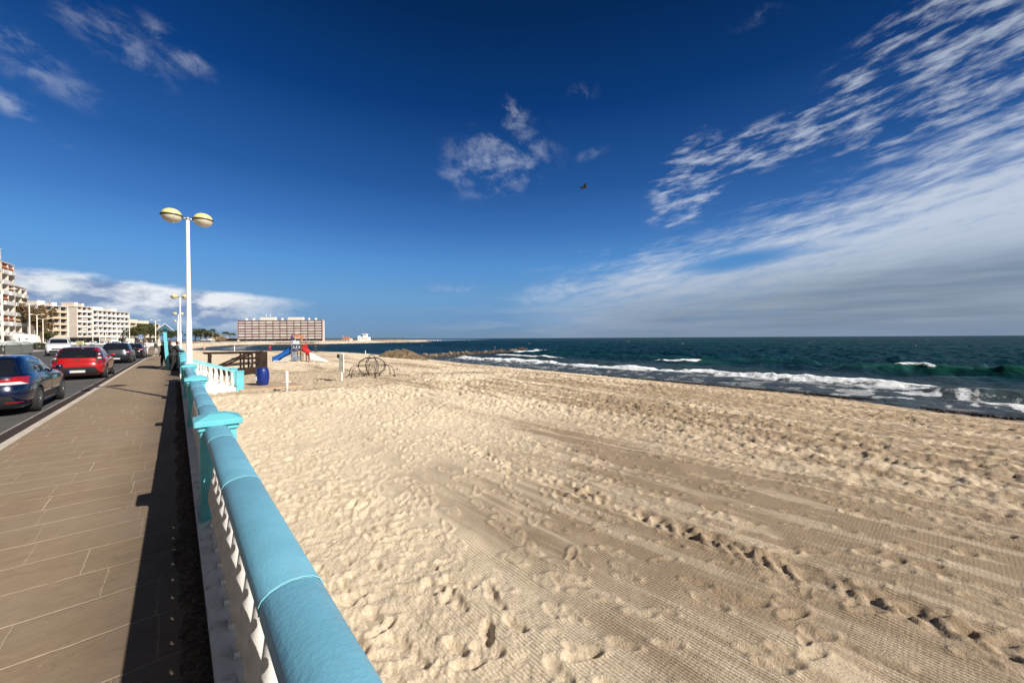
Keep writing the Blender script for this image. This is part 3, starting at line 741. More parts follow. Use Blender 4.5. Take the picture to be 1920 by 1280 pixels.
strip('pavement', lambda y: kerb_x(y) + 0.13, lambda y: 0.13, -8, 150, 0.0, M_PAVE, 240, -0.2)
strip('kerb', lambda y: kerb_x(y), lambda y: kerb_x(y) + 0.13, -8, 150, 0.004, M_KERB, 240, -0.3)
strip('gutter', lambda y: kerb_x(y) - 0.36, lambda y: kerb_x(y) - 0.002, -8, 150, -0.114, M_GUT, 240)
strip('parking_line', lambda y: kerb_x(y) - 0.41, lambda y: kerb_x(y) - 0.37, -8, 52, -0.112, mat('worn_line', (.26, .24, .22), .9, 0, .3, 2), 60)
strip('road', lambda y: -15.0 - max(0, y - 60) * 0.1, lambda y: kerb_x(y) - 0.02, -12, 150, -0.12, M_ASPH, 120)
# the town's ground beyond the road and round the bay
b = MB()
b.prism([(-700, -200), (-15.0, -200), (-15.0, 150), (0.0, 150.2), (-10, 240), (0, 330), (14, 400), (60, 445), (140, 470), (300, 640), (300, 900), (-700, 900)], -0.5, -0.124)
tag(b.build('ground', mat('town_ground', (0.30, 0.27, 0.23), 0.95, 0, 0.15, 0.05, 0.01, 5, 0.1)), kind='structure')
b = MB(); b.prism([(-15.0, -8), (-14.8, -8), (-18.4, 150), (-18.6, 150)], -0.15, 0.02)
tag(b.build('far_kerb', M_KERB), kind='structure')
b = MB(); b.prism([(-30, -8), (-15.0, -8), (-18.6, 150), (-32, 150)], -0.15, 0.0)
tag(b.build('far_pavement', mat('far_paving', (0.40, 0.34, 0.28), 0.9, 0, 0.15, 0.8)), kind='structure')
b = MB(); b.box(-1.9, 0.04, 61.0, 61.35, -0.01, 0.006)
tag(b.build('crossing_edge', M_KERB), kind='structure')
# retaining wall of the promenade, under the balustrade, towards the beach
b = MB(); b.box(0.132, 0.40, -8, 20.62, -2.2, 0.018); b.box(0.132, 0.40, 23.4, 150, -2.2, 0.018); b.box(0.132, 0.40, 20.62, 23.4, -2.2, -0.01)
tag(b.build('retaining_wall', M_WHITE), 'white rendered retaining wall along the beach under the turquoise balustrade', 'wall')
# crumbled strip of broken screed and dead leaves along the plinth
def debris():
    n = 1500
    b = MB(); rg = random.Random(4)
    ny, nx = 900, 12
    ys = np.linspace(-1.5, 20.6, ny); us = np.linspace(0, 1, nx)
    Y, Uu = np.meshgrid(ys, us, indexing='ij')
    e = 0.02 - 0.075 * fbm(Y * 2.2, Y * 0, 4, 3) * 1.6 + 0.02
    Xx = e + (0.135 - e) * Uu
    Z = 0.008 + 0.030 * (fbm(Xx * 38, Y * 20, 4, 9) ** 1.5) * np.sin(np.clip(Uu, 0, 1) * PI) ** 0.6 - 0.012 * (vnoise(Xx * 20, Y * 14, 2) > 0.7)
    Z[:, 0] = -0.01
    P_ = np.stack([Xx, Y, Z], -1)
    m = mat('crumbled_dirt', (0.085, 0.060, 0.045), 1.0, 0, 0.5, 30.0, 0.01, 60, 0.1, (0.30, 0.25, 0.21), 0.6)
    o = grid_mesh('debris_strip', P_, np.ones((ny - 1, nx - 1), bool), m)
    tag(o, 'crumbled broken screed and dirt lying along the foot of the balustrade', 'debris', kind='stuff')
debris()
# ---- balustrade
RX = 0.265
def rail_profile():
    return [(-0.080, 0.868), (-0.088, 0.876), (-0.088, 0.905), (-0.080, 0.923), (-0.060, 0.938), (-0.030, 0.948), (0.0, 0.951), (0.030, 0.948), (0.060, 0.938), (0.080, 0.923), (0.088, 0.905), (0.088, 0.876), (0.080, 0.868)]
def rail_segment(y0, y1, parent, m=None, seam=True):
    b = MB(); pr = rail_profile(); n = len(pr); vs = []; fs = []
    L = y1 - y0
    st = [(0.0, 0.972), (0.012, 1.0), (L - 0.012, 1.0), (L, 0.972)]
    for yy, k in st:
        for x, z in pr: vs.append((RX + x * k, y0 + yy, 0.868 + (z - 0.868) * (0.955 if k < 1 else 1)))
    for i in range(3):
        for k in range(n - 1): fs.append((i * n + k, i * n + k + 1, i * n + n + k + 1, i * n + n + k))
        fs.append((i * n + n - 1, i * n, i * n + n, i * n + 2 * n - 1))
    fs += [tuple(range(n)), tuple(range(3 * n, 4 * n))]
    b.add(vs, fs, True)
    o = b.build('handrail', m or M_BLUE, parent)
    for p in o.data.polygons:
        if len(p.vertices) > 4: p.use_smooth = False
    if seam:      # proud bead of mortar and old paint between two rail stones
        c = MB(); c.tube([(RX + x * 1.004, y1 + 0.0012 * math.sin(i * 2.1), z + 0.0015) for i, (x, z) in enumerate(pr[1:-1])], 0.0021, 6); c.build('joint', M_TDARK, o)
    return o
BAL = [(0.058, 0.0), (0.058, 0.035), (0.050, 0.045), (0.044, 0.06), (0.036, 0.085), (0.040, 0.105), (0.056, 0.15), (0.066, 0.21), (0.064, 0.27), (0.052, 0.35), (0.038, 0.45), (0.029, 0.53), (0.028, 0.57), (0.042, 0.585), (0.042, 0.605), (0.030, 0.62), (0.036, 0.66), (0.052, 0.69), (0.056, 0.705), (0.056, 0.748)]
bal0 = None
def baluster(parent, x, y, z, sz=1.0, shear=0.0):
    global bal0
    if bal0 is None:
        b = MB(); b.lathe([(r * 1.08, z_) for r, z_ in BAL], 20); b.box(-0.062, 0.062, -0.062, 0.062, -0.002, 0.03); b.box(-0.058, 0.058, -0.058, 0.058, 0.715, 0.7495)
        bal0 = b.build('baluster', M_BALU, parent); o = bal0
    else:
        o = bal0.copy(); C.objects.link(o); o.parent = parent
    o.location = (x, y, z); o.scale = (1, 1, sz); o.rotation_euler = (0, 0, random.uniform(-.05, .05)); return o
pier0 = []
def pier(parent, y, h=0.94, x=0.28, first=False):
    b = MB(); b.bbox(x - 0.13, x + 0.13, y - 0.13, y + 0.13, 0.012, h, 0.008)
    p = b.build('pier', M_TURQ, parent)
    c = MB()
    c.bbox(x - 0.15, x + 0.15, y - 0.15, y + 0.15, h - 0.045, h - 0.001, 0.012)
    c.bbox(x - 0.175, x + 0.175, y - 0.175, y + 0.175, h, h + 0.052, 0.008)
    zt = h + 0.0505
    v = [(x - 0.165, y - 0.165, zt), (x + 0.165, y - 0.165, zt), (x + 0.165, y + 0.165, zt), (x - 0.165, y + 0.165, zt), (x - 0.06, y - 0.06, zt + 0.045), (x + 0.06, y - 0.06, zt + 0.045), (x + 0.06, y + 0.06, zt + 0.045), (x - 0.06, y + 0.06, zt + 0.045)]
    c.add(v, [(0, 1, 5, 4), (1, 2, 6, 5), (2, 3, 7, 6), (3, 0, 4, 7), (4, 5, 6, 7)])
    c.build('cap', M_TURQ, p)
random.seed(2)
bal1 = empty('balustrade', (0, 0, 0), 0, 'near balustrade with blue rounded rail and turquoise piers, running from the foreground to the stairs', 'balustrade')
b = MB(); b.bbox(0.125, 0.405, -2.8, 20.62, 0.022, 0.118, 0.006)
b.build('plinth', M_WHITE, bal1)
PY = [-0.4, 4.42, 9.3, 14.0, 18.2, 20.45]
for y in PY: pier(bal1, y)
for a, c in zip([-2.8] + PY[:-1], PY):
    y0, y1 = (a + 0.131 if a > -2 else a), c - 0.131
    if a == -0.4: cuts = [y0, 0.15, 1.35, 2.55, 3.75, y1]
    else:
        n = max(1, round((y1 - y0) / 1.2)); cuts = [y0 + (y1 - y0) * i / n for i in range(n + 1)]
    for i in range(len(cuts) - 1): rail_segment(cuts[i], cuts[i + 1], bal1, seam=(i < len(cuts) - 2))
    n = int((y1 - y0 - 0.06) / 0.238)
    for i in range(n):
        yy = y0 + (y1 - y0) * (i + 0.5) / n; baluster(bal1, RX, yy, 0.118)
def far_balustrade(y0, y1, label, indiv):
    e = empty('balustrade', (0, 0, 0), 0, label, 'balustrade')
    b = MB(); b.bbox(0.125, 0.405, y0, y1, 0.022, 0.118, 0.006); b.build('plinth', M_WHITE, e)
    n = round((y1 - y0) / 4.8); ps = [y0 + 0.14 + (y1 - y0 - 0.28) * i / n for i in range(n + 1)]
    for p in ps: pier(e, p)
    s_ = MB()
    for a, c in zip(ps[:-1], ps[1:]):
        rail_segment(a + 0.131, c - 0.131, e, seam=False)
        k = int((c - a - 0.4) / 0.24)
        for i in range(k):
            yy = a + 0.2 + (c - a - 0.4) * (i + 0.5) / k
            if indiv: baluster(e, RX, yy, 0.118)
            else: s_.lathe([(0.055, 0.12), (0.036, 0.2), (0.062, 0.33), (0.03, 0.64), (0.055, 0.8), (0.055, 0.867)], 6, Matrix.Translation((RX, yy, 0)))
    if not indiv: tag(s_.build('balusters', M_BALU, e), kind='stuff')
far_balustrade(23.6, 44, 'turquoise and white balustrade beyond the beach stairs where two people lean', True)
far_balustrade(44.2, 140, 'far end of the turquoise and white balustrade, beyond the leaning people', False)
# ---- stairs to the beach with their own descending balustrade
st = empty('beach_stairs', (0.36, 20.7, 0), 0, 'white beach stairs running down from the promenade with a baluster handrail', 'stairs')
NB = 5
b = MB()
for i in range(4): b.box(0.0 + 0.40 * i, 0.40 * (i + 1) + 0.002, 0.2, 2.4, -1.2, -0.02 - 0.15 * i)
b.build('steps', mat('worn_concrete', (0.45, 0.42, 0.38), 0.9, 0, 0.15, 2.0, 0.003, 40), st)
def flank(y0, y1, wave):
    b = MB()
    top = [(0.0, 0.16), (1.62, -0.40)]
    bot = [(1.70, -1.0), (1.2, -1.0), (0.0, -1.0)]
    poly = top + [(1.70, -0.42)] + bot
    vs = [(x, y0, z) for x, z in poly] + [(x, y1, z) for x, z in poly]; n = len(poly)
    b.add(vs, [tuple(range(n)), tuple(range(2 * n - 1, n - 1, -1))] + [(i, (i + 1) % n, n + (i + 1) % n, n + i) for i in range(n)])
    return b.build('flank_wall', M_WHITE, st)
flank(0.0, 0.2, 1); flank(2.4, 2.6, 0)
for yy in (0.1, 2.5):
    for i in range(8):
        x = 0.12 + i * 0.195; z = 0.155 - (x / 1.62) * 0.56
        baluster(st, x, yy, z, 0.90)
    b = MB()
    z0, z1 = 0.155 + 0.67, 0.155 + 0.67 - 0.60
    vs = [(x, yy + dy, z + dz) for x, z in ((-0.06, z0 + 0.02), (1.62, z1 + 0.02)) for dy, dz in ((-0.07, 0), (0.07, 0), (0.07, 0.05), (0.045, 0.068), (-0.045, 0.068), (-0.07, 0.05))]
    b.add(vs, [(0, 1, 2, 3, 4, 5), (11, 10, 9, 8, 7, 6)] + [(i, (i + 1) % 6, 6 + (i + 1) % 6, 6 + i) for i in range(6)])
    b.build('handrail', M_TDARK, st)
    b = MB(); b.bbox(1.622, 1.90, yy - 0.14, yy + 0.14, -1.0, 0.26, 0.008); b.bbox(1.602, 1.92, yy - 0.16, yy + 0.16, 0.261, 0.325, 0.012); b.build('newel', M_TURQ, st)
b = MB(); b.bbox(2.10, 4.6, 20.55, 23.4, -0.9, -0.505, 0.02)
tag(b.build('concrete_slab', mat('sandy_slab', (0.42, 0.30, 0.20), 0.95, 0, 0.15, 1.5, 0.004, 40)), 'sandy concrete slab at the foot of the beach stairs', 'slab')
# ---- dark wooden ramp
M_WOOD = mat('dark_wood', (0.026, 0.014, 0.010), 0.75, 0, 0.35, 3.0, 0.004, 25, 0.25)
wr = empty('wooden_ramp', (0.4, 31.0, 0), 0, 'dark brown wooden ramp with plank railings going down to the sand', 'ramp')
b = MB(); vs = [(0, -.8, -.05), (4.2, -.8, -.58), (4.2, 0.8, -.58), (0, 0.8, -.05), (0, -.8, -.16), (4.2, -.8, -.68), (4.2, 0.8, -.68), (0, 0.8, -.16)]
b.add(vs, [(0, 1, 2, 3), (7, 6, 5, 4), (0, 4, 5, 1), (1, 5, 6, 2), (2, 6, 7, 3), (3, 7, 4, 0)]); b.build('deck', M_WOOD, wr)
for yy in (-0.85, 0.85):
    b = MB()
    b.tube([(0.9, yy, 0.86), (4.15, yy, 0.84)], 0.05, 4, False)
    b.tube([(1.8, yy, 0.05), (4.1, yy, 0.16)], 0.045, 4, False); b.tube([(2.4, yy, 0.44), (4.1, yy, 0.47)], 0.04, 4, False)
    b.build('railing', M_WOOD, wr)
    for x in (1.2, 2.9, 3.35):
        b = MB(); b.box(x - .05, x + .05, yy - .06, yy + .06, -1.2, 0.84); b.build('post', M_WOOD, wr)
    b = MB(); b.tube([(1.0, yy - .02, -0.62), (1.25, yy - .02, 0.75)], 0.035, 4, False); b.tube([(1.7, yy - .02, 0.0), (3.35, yy - .02, 0.80)], 0.06, 4, False); b.build('brace', M_WOOD, wr)
    b = MB(); b.box(3.75, 4.2, yy - .05, yy + .05, -1.0, 0.90); b.build('end_board', M_WOOD, wr)
b = MB(); b.box(0.9, 4.0, -0.95, -0.90, -0.75, -0.10); b.build('side_boards', M_WOOD, wr)
# ---- lamps
def make_lamp(x, y, zb, ztop, label, group):
    L = empty('street_lamp', (x, y, zb), 0, label, 'street lamp', group); H_ = ztop - zb
    b = MB(); b.lathe([(0.11, 0), (0.11, 0.02), (0.066, 0.035), (0.064, 1.2), (0.060, 1.22), (0.056, 1.25), (0.042, H_ - 0.05), (0.040, H_)], 18); b.build('pole', M_WPAINT, L)
    b = MB(); b.lathe([(0.055, H_ - 0.02), (0.06, H_ + 0.02), (0.045, H_ + 0.05)], 14)
    for s in (-1, 1): b.tube([(0, 0, H_ + 0.02), (s * 0.07, 0, H_ + 0.0), (s * 0.13, 0, H_ + 0.03)], [0.035, 0.03, 0.028], 8)
    b.build('bracket', M_STEEL, L)
    for s in (-1, 1):
        cx, cz = s * 0.335, H_ + 0.035
        up = [(0.225 * math.cos(a), 0.185 * math.sin(a)) for a in np.linspace(0, PI / 2 - 0.02, 9)]
        lo = [(0.225 * math.cos(a), -0.185 * math.sin(a)) for a in np.linspace(PI / 2 - 0.02, 0, 9)]
        b = MB(); b.lathe([(r, z) for r, z in up], 24, Matrix.Translation((cx, 0, cz + 0.006)))
        g = b.build('globe_top', mat('cream_globe', (0.80, 0.66, 0.26), 0.3, 0, 0.08, 6, 0, 1, 0.5), L)
        b = MB(); b.lathe([(r, z) for r, z in lo], 24, Matrix.Translation((cx, 0, cz - 0.006))); b.build('globe_bowl', mat('milky_bowl', (0.62, 0.57, 0.44), 0.3, 0, 0.10, 8, 0, 1, 0.5, (0.30, 0.24, 0.17), 0.5), L)
        b = MB(); b.lathe([(0.222, -0.014), (0.243, -0.012), (0.243, 0.012), (0.222, 0.014)], 28, Matrix.Translation((cx, 0, cz)), caps=False)
        b.box(cx - s * 0.20 - 0.03, cx - s * 0.20 + 0.03, -0.04, 0.04, cz - 0.04, cz + 0.03); b.build('ring', M_DKMETAL, L)
    return L
lamp = make_lamp(0.28, 14.0, 1.035, 5.06, 'nearest white street lamp with two cream globes, standing on a turquoise pier', 'twin globe lamps on the balustrade')
for y, l in ((40.0, 'second white twin globe lamp from the camera, behind the nearest one'), (66.0, 'third white twin globe lamp along the balustrade, beyond the gabled board'), (92.0, 'fourth white twin globe lamp along the balustrade')):
    dup(lamp, (0.28, y, 1.035), 0, l)
# ---- info board with gable roof, seen edge on
ib = empty('notice_board', (-0.38, 29.55, 0), 0, 'tall turquoise notice board with a little gable roof beside the leaning people', 'notice board')
for k, yy in enumerate((0, 2.1)):
    b = MB(); vs = [(x + lean, y_ + yy, z) for z, lean in ((0, 0.03), (0.55, 0.0), (0.551, 0.0), (2.42, -0.10)) for x, y_ in ((-.078, -.05), (.078, -.05), (.078, .05), (-.078, .05))]
    b.add(vs, [(3, 2, 1, 0), (12, 13, 14, 15)] + [(r * 4 + i, r * 4 + (i + 1) % 4, r * 4 + 4 + (i + 1) % 4, r * 4 + 4 + i) for r in range(3) for i in range(4)])
    b.build('post', M_TURQ, ib)
b = MB(); b.box(-0.14, -0.02, 0.06, 2.04, 0.85, 2.2); b.build('panel', mat('deep_teal', (0.02, 0.10, 0.14), 0.6), ib)
b = MB()
for s in (-1, 1):
    vs = [(-.08, -.32, 2.66), (-.08, 2.4, 2.66), (-.08 + s * .37, 2.4, 2.28), (-.08 + s * .37, -.32, 2.28)]
    vs += [(x, y, z - 0.06) for x, y, z in vs]
    b.add(vs, [(0, 1, 2, 3), (7, 6, 5, 4), (0, 4, 5, 1), (1, 5, 6, 2), (2, 6, 7, 3), (3, 7, 4, 0)])
b.build('roof', mat('pale_roof', (0.48, 0.52, 0.56), 0.5, 0, .1, 3), ib)
b = MB(); b.prism([(-0.30, 2.33), (0.14, 2.33), (-.08, 2.56)], -0.28, -0.24, Matrix(((1, 0, 0, 0), (0, 0, 1, 0), (0, 1, 0, 0), (0, 0, 0, 1)))); b.build('gable_panel', mat('deep_teal', (0, 0, 0)), ib)
# ---- beach furniture
def sand_z(x, y):
    z, _ = sand_h(np.array([float(x)]), np.array([float(y)])); z = float(z[0])
    v, ok = RB.sample(np.array([float(x)]), np.array([float(y)]), RB.h); return z + (float(v[0]) if ok[0] else 0)
bx, by = 3.15, 22.0
bn = empty('waste_barrel', (bx, by, -0.505), 0, 'blue plastic waste barrel standing on the slab at the stairs', 'barrel')
b = MB(); b.lathe([(0.20, 0), (0.235, 0.02), (0.25, 0.08), (0.272, 0.20), (0.288, 0.38), (0.286, 0.52), (0.27, 0.68), (0.250, 0.76), (0.235, 0.80), (0.225, 0.80), (0.215, 0.74)], 28, caps=False); b.lathe([(0.2, 0.0), (0.01, 0.0)], 28, caps=False)
b.build('body', mat('blue_barrel', (0.006, 0.022, 0.17), 0.35, 0, 0.08, 5), bn)
b = MB(); b.lathe([(0.228, 0.80), (0.20, 0.835), (0.10, 0.85), (0.01, 0.85)], 24); b.build('lid', mat('navy_lid', (0.01, 0.02, 0.16), 0.4), bn)
b = MB(); b.box(-0.16, -0.05, -0.292, -0.27, 0.24, 0.44, Matrix.Rotation(-0.9, 4, 'Z')); b.build('sticker', mat('white_label', (.7, .7, .7), .6), bn)
def rope_post(x, y, h, label):
    z = sand_z(x, y) - 0.03; e = empty('beach_post', (x, y, z), 0, label, 'post', 'white posts on the sand'); h += .03
    b = MB(); b.lathe([(0.058, 0), (0.058, h - 0.02), (0.05, h)], 16); b.build('shaft', M_WPAINT, e)
    b = MB(); b.lathe([(0.06, h * 0.47), (0.085, h * 0.475), (0.085, h * 0.53), (0.06, h * 0.535)], 16); b.lathe([(0.16, 0.02), (0.16, 0.06), (0.08, 0.07)], 16); b.tube([(-0.17, 0, h * .5), (0.17, 0, h * .5)], 0.018, 6); b.build('collar', M_WPAINT, e)
rope_post(3.63, 19.08, 0.93, 'near white post with a collar on the sand right of the blue barrel')
rope_post(3.87, 31.5, 0.95, 'farther white post with a collar left of the blue barrel, behind the stairs')
x, y = 6.69, 21.5; z = sand_z(x, y)
e = empty('beach_sign', (x, y, z), R(-28), 'narrow weathered grey sign board on a white post standing in the sand', 'sign')
b = MB(); b.box(-0.03, 0.03, -0.04, 0.04, -0.05, 1.48); b.box(0.07, 0.11, -0.03, 0.03, 0.45, 1.50); b.build('post', M_WPAINT, e)
b = MB(); b.box(-0.13, 0.065, -0.065, -0.045, 0.50, 1.44); b.build('panel', mat('weathered_panel', (0.24, 0.25, 0.24), 0.8, 0, 0.35, 6, 0, 1, .2, (.12, .14, .14), .7), e)
b = MB(); b.ball((-0.15, -0.02, 1.33), 0.10, 0.06, 0.12); b.build('lifebuoy_cover', M_BLACK, e)
# climbing dome
M_CLIMB = mat('brown_steel_tube', (0.09, 0.065, 0.055), 0.5, 0.3)
x, y = 9.0, 23.3; z = sand_z(x, y)
e = empty('climbing_frame', (x, y, z), R(-52), 'spider shaped climbing frame of bent brown tubes with a rope net', 'climbing frame')
RC = 1.02
b = MB()
ring = [(0.84 * math.cos(a), 0.84 * math.sin(a), 0.66 + 0.0 * a) for a in np.linspace(0, 2 * PI, 37)]
b.tube(ring, 0.024, 8, caps=False)
b.tube([(0.45 * math.cos(a), 0.45 * math.sin(a), 0.17) for a in np.linspace(0, 2 * PI, 25)], 0.022, 8, caps=False)
b.tube([(0.40 * math.cos(a), 0.40 * math.sin(a), 1.12) for a in np.linspace(0, 2 * PI, 25)], 0.022, 8, caps=False)
for k in range(8):
    a = k * PI / 4 + 0.2
    b.tube([(math.cos(a) * rr, math.sin(a) * rr, zz) for rr, zz in [(0.45, 0.02), (0.50, 0.17), (0.76, 0.38), (0.85, 0.64), (0.76, 0.90), (0.40, 1.12), (0.22, 1.16)]], 0.024, 8)
b.build('dome', M_CLIMB, e)
b = MB(); b.tube([(-0.20, 0, 1.13), (-0.16, 0, 1.26), (0, 0, 1.32), (0.16, 0, 1.26), (0.20, 0, 1.13)], 0.022, 8); b.build('top_hoop', M_CLIMB, e)
for k in range(6):
    a = k * PI / 3 + 0.15
    b = MB(); pts = [(math.cos(a) * rr, math.sin(a) * rr, zz) for rr, zz in [(0.84, 0.66), (1.05, 0.68), (1.25, 0.56), (1.38, 0.32), (1.40, 0.02)]]
    b.tube(pts, 0.022, 8); b.ball((math.cos(a) * 1.4, math.sin(a) * 1.4, 0.05), 0.075, 0.075, 0.085); l = b.build('leg', M_CLIMB, e)
b = MB(); rg = random.Random(5)
for k in range(26):
    a, c = rg.uniform(0, 6.28), rg.uniform(0, 6.28); z1, z2 = rg.uniform(.25, 1.05), rg.uniform(.25, 1.05)
    r1, r2 = rg.uniform(.3, .75), rg.uniform(.1, .75); b.tube([(r1 * math.cos(a), r1 * math.sin(a), z1), (r2 * math.cos(c) * .5, r2 * math.sin(c) * .5, (z1 + z2) / 2 - .03), (r2 * math.cos(c), r2 * math.sin(c), z2)], 0.007, 4)
for k in range(10):
    a = rg.uniform(0, 6.28); r1 = rg.uniform(.2, .7); b.ball((r1 * math.cos(a), r1 * math.sin(a), rg.uniform(.3, 1)), .022, n=6, m=4)
b.build('rope_net', mat('pale_rope', (0.35, 0.28, 0.20), 0.9), e)
# ---- playground
x, y = 9.6, 44.6; z = sand_z(x, y)
pg = empty('playground', (x, y, z), R(-41.2), 'colourful playground tower with a blue slide left and a red slide right', 'playground')
cb, cr, cw = mat('slide_blue', (0.01, 0.13, 0.55), 0.3, 0, .05, 2, 0, 1, .5), mat('slide_red', (0.55, 0.03, 0.03), 0.3, 0, .06, 2), mat('slide_pale', (0.66, 0.74, 0.80), 0.35)
cg, cbr, co, cp = mat('tower_grey', (0.22, 0.28, 0.38), 0.5), mat('tower_brown', (0.20, 0.10, 0.07), 0.5), mat('tower_orange', (0.55, 0.25, 0.14), 0.5), mat('tower_purple', (0.16, 0.11, 0.30), 0.5)
def slide(x0, x1, zt, zb_, w, yc, m, side_m, wall=0.28):
    n = 12; base = MB(); sidem = MB()
    pts = []
    for i in range(n + 1):
        t = i / n; s_ = t * t * (3 - 2 * t) * 0.55 + t * 0.45; pts.append((x0 + (x1 - x0) * t, zt + (zb_ - zt) * s_))
    vs = [(px_, yc + sy * w / 2, pz + dz) for px_, pz in pts for sy, dz in ((-1, 0), (1, 0), (1, -.06), (-1, -.06))]
    base.add(vs, [(i * 4 + k, i * 4 + (k + 1) % 4, i * 4 + 4 + (k + 1) % 4, i * 4 + 4 + k) for i in range(n) for k in range(4)] + [(0, 1, 2, 3), (n * 4 + 3, n * 4 + 2, n * 4 + 1, n * 4)], True)
    for sy in (-1, 1):
        vs = [(px_, yc + sy * (w / 2 + dy), pz + dz) for px_, pz in pts for dy, dz in ((0, -.2), (0.05, -.2), (0.05, wall), (0, wall))]
        sidem.add(vs, [(i * 4 + k, i * 4 + (k + 1) % 4, i * 4 + 4 + (k + 1) % 4, i * 4 + 4 + k) for i in range(n) for k in range(4)] + [(0, 1, 2, 3), (n * 4 + 3, n * 4 + 2, n * 4 + 1, n * 4)], True)
    o = base.build('slide', m, pg); sidem.build('side_wall', side_m, o); return o
slide(-0.45, -2.55, 1.15, 0.12, 0.62, 0.0, cb, cb, 0.34)
slide(0.55, 1.55, 1.25, 0.45, 0.5, -0.1, cr, cr, 0.26)
b = MB()
vs = []; n = 10
for i in range(n + 1):
    t = i / n; zt = 0.85 * (1 - t) ** 1.3 + 0.06; xx = 1.45 + 1.75 * t
    vs += [(xx, -0.75, -0.05), (xx, -0.15, -0.05), (xx, -0.2, zt), (xx, -0.7, zt)]
b.add(vs, [(i * 4 + k, i * 4 + (k + 1) % 4, i * 4 + 4 + (k + 1) % 4, i * 4 + 4 + k) for i in range(n) for k in range(4)] + [(0, 1, 2, 3), (n * 4 + 3, n * 4 + 2, n * 4 + 1, n * 4)], True); b.build('toddler_slide', mat('slide_white', (.8, .82, .82), .35), pg)
b = MB(); b.box(-2.4, -0.6, -0.40, -0.36, 0.0, 0.10); vs = []
for i in range(9):
    t = i / 8; xx = -1.75 + 1.2 * t; zz = 0.08 + 0.55 * math.sin(t * PI / 2); vs += [(xx, -0.42, zz - 0.09), (xx, -0.38, zz - 0.09), (xx, -0.38, zz), (xx, -0.42, zz)]
b.add(vs, [(i * 4 + k, i * 4 + (k + 1) % 4, i * 4 + 4 + (k + 1) % 4, i * 4 + 4 + k) for i in range(8) for k in range(4)]); b.build('slide_trim', cw, pg)
for i, (px_, py_, h, m_) in enumerate(((-0.45, -0.5, 2.0, cg), (-0.45, 0.5, 2.0, cg), (0.50, -0.5, 2.35, cbr), (0.50, 0.5, 2.35, cbr), (1.25, -0.4, 1.1, cr))):
    b = MB(); b.lathe([(0.05, -0.1), (0.05, h), (0.03, h + 0.03)], 10, Matrix.Translation((px_, py_, 0))); b.build('post', m_, pg)
b = MB(); b.box(-0.5, 0.55, -0.55, 0.55, 1.05, 1.12); b.build('deck', cbr, pg)
b = MB(); b.box(-0.40, 0.45, -0.56, -0.52, 0.10, 0.55); b.box(-0.40, 0.0, -0.58, -0.54, 0.60, 1.0); b.build('lower_panel', cg, pg)
b = MB(); b.box(-0.40, 0.46, -0.57, -0.53, 1.25, 1.65); b.build('lattice_panel', mat('panel_dark', (.05, .05, .10), .5), pg)
b = MB()
for k in range(3): b.tube([(-0.26 + k * 0.28 + 0.10 * math.cos(a), -0.585, 1.45 + 0.12 * math.sin(a)) for a in np.linspace(-PI * .8, PI * .5, 9)], 0.03, 6)
b.build('white_rings', cw, pg)
def leafshape(name, pts, m_, y_=-0.5, th=0.06):
    b = MB(); b.prism(pts, y_ - th, y_, Matrix(((1, 0, 0, 0), (0, 0, 1, 0), (0, 1, 0, 0), (0, 0, 0, 1)))); return b.build(name, m_, pg)
leafshape('roof_panel', [(-0.30, 2.35), (-0.20, 2.72), (0.10, 2.88), (0.42, 2.70), (0.62, 2.35), (0.35, 2.50), (0.10, 2.42), (-0.1, 2.55)], co)
leafshape('roof_panel', [(-0.62, 2.15), (-0.68, 2.5), (-0.50, 2.75), (-0.34, 2.68), (-0.28, 2.3), (-0.40, 2.05)], cp, -0.3)
leafshape('roof_panel', [(0.45, 2.62), (0.75, 2.70), (0.98, 2.45), (0.70, 2.50), (0.62, 2.2), (0.50, 2.0), (0.46, 2.3)], co, -0.42)
leafshape('roof_panel', [(-0.30, 1.75), (-0.26, 2.12), (-0.05, 2.2), (0.06, 2.0), (0.22, 2.16), (0.40, 1.8)], cw, -0.5)
leafshape('fin_panel', [(0.55, 1.3), (0.70, 1.75), (0.95, 1.80), (1.1, 1.5), (0.85, 1.35)], cr, -0.3)
b = MB()
for k in range(3): b.tube([(-0.3 + .28 * k, 0.3, 0.0), (-0.3 + .28 * k, 0.3, 1.05)], 0.03, 6); b.tube([(-0.35, 0.3, 0.25 + .25 * k), (0.35, 0.3, 0.25 + .25 * k)], 0.025, 6)
b.build('climbing_net', mat('net_green', (.12, .30, .2), .6), pg)
# thin poles on the sand
for (px, py_, h, l) in ((439.5, 661, 1.15, 'thin white pole standing on the sand edge behind the wooden ramp'), (685, 662, .75, 'thin pale stake on the sand behind the climbing frame')):
    x, y = U(px, py_, -0.62); b = MB(); b.lathe([(0.07 if h > 1 else .05, -.2), (0.05, h)], 8); o = b.build('beach_pole', M_WPAINT); o.location = (x, y, sand_z(x, y)); tag(o, l, 'pole')
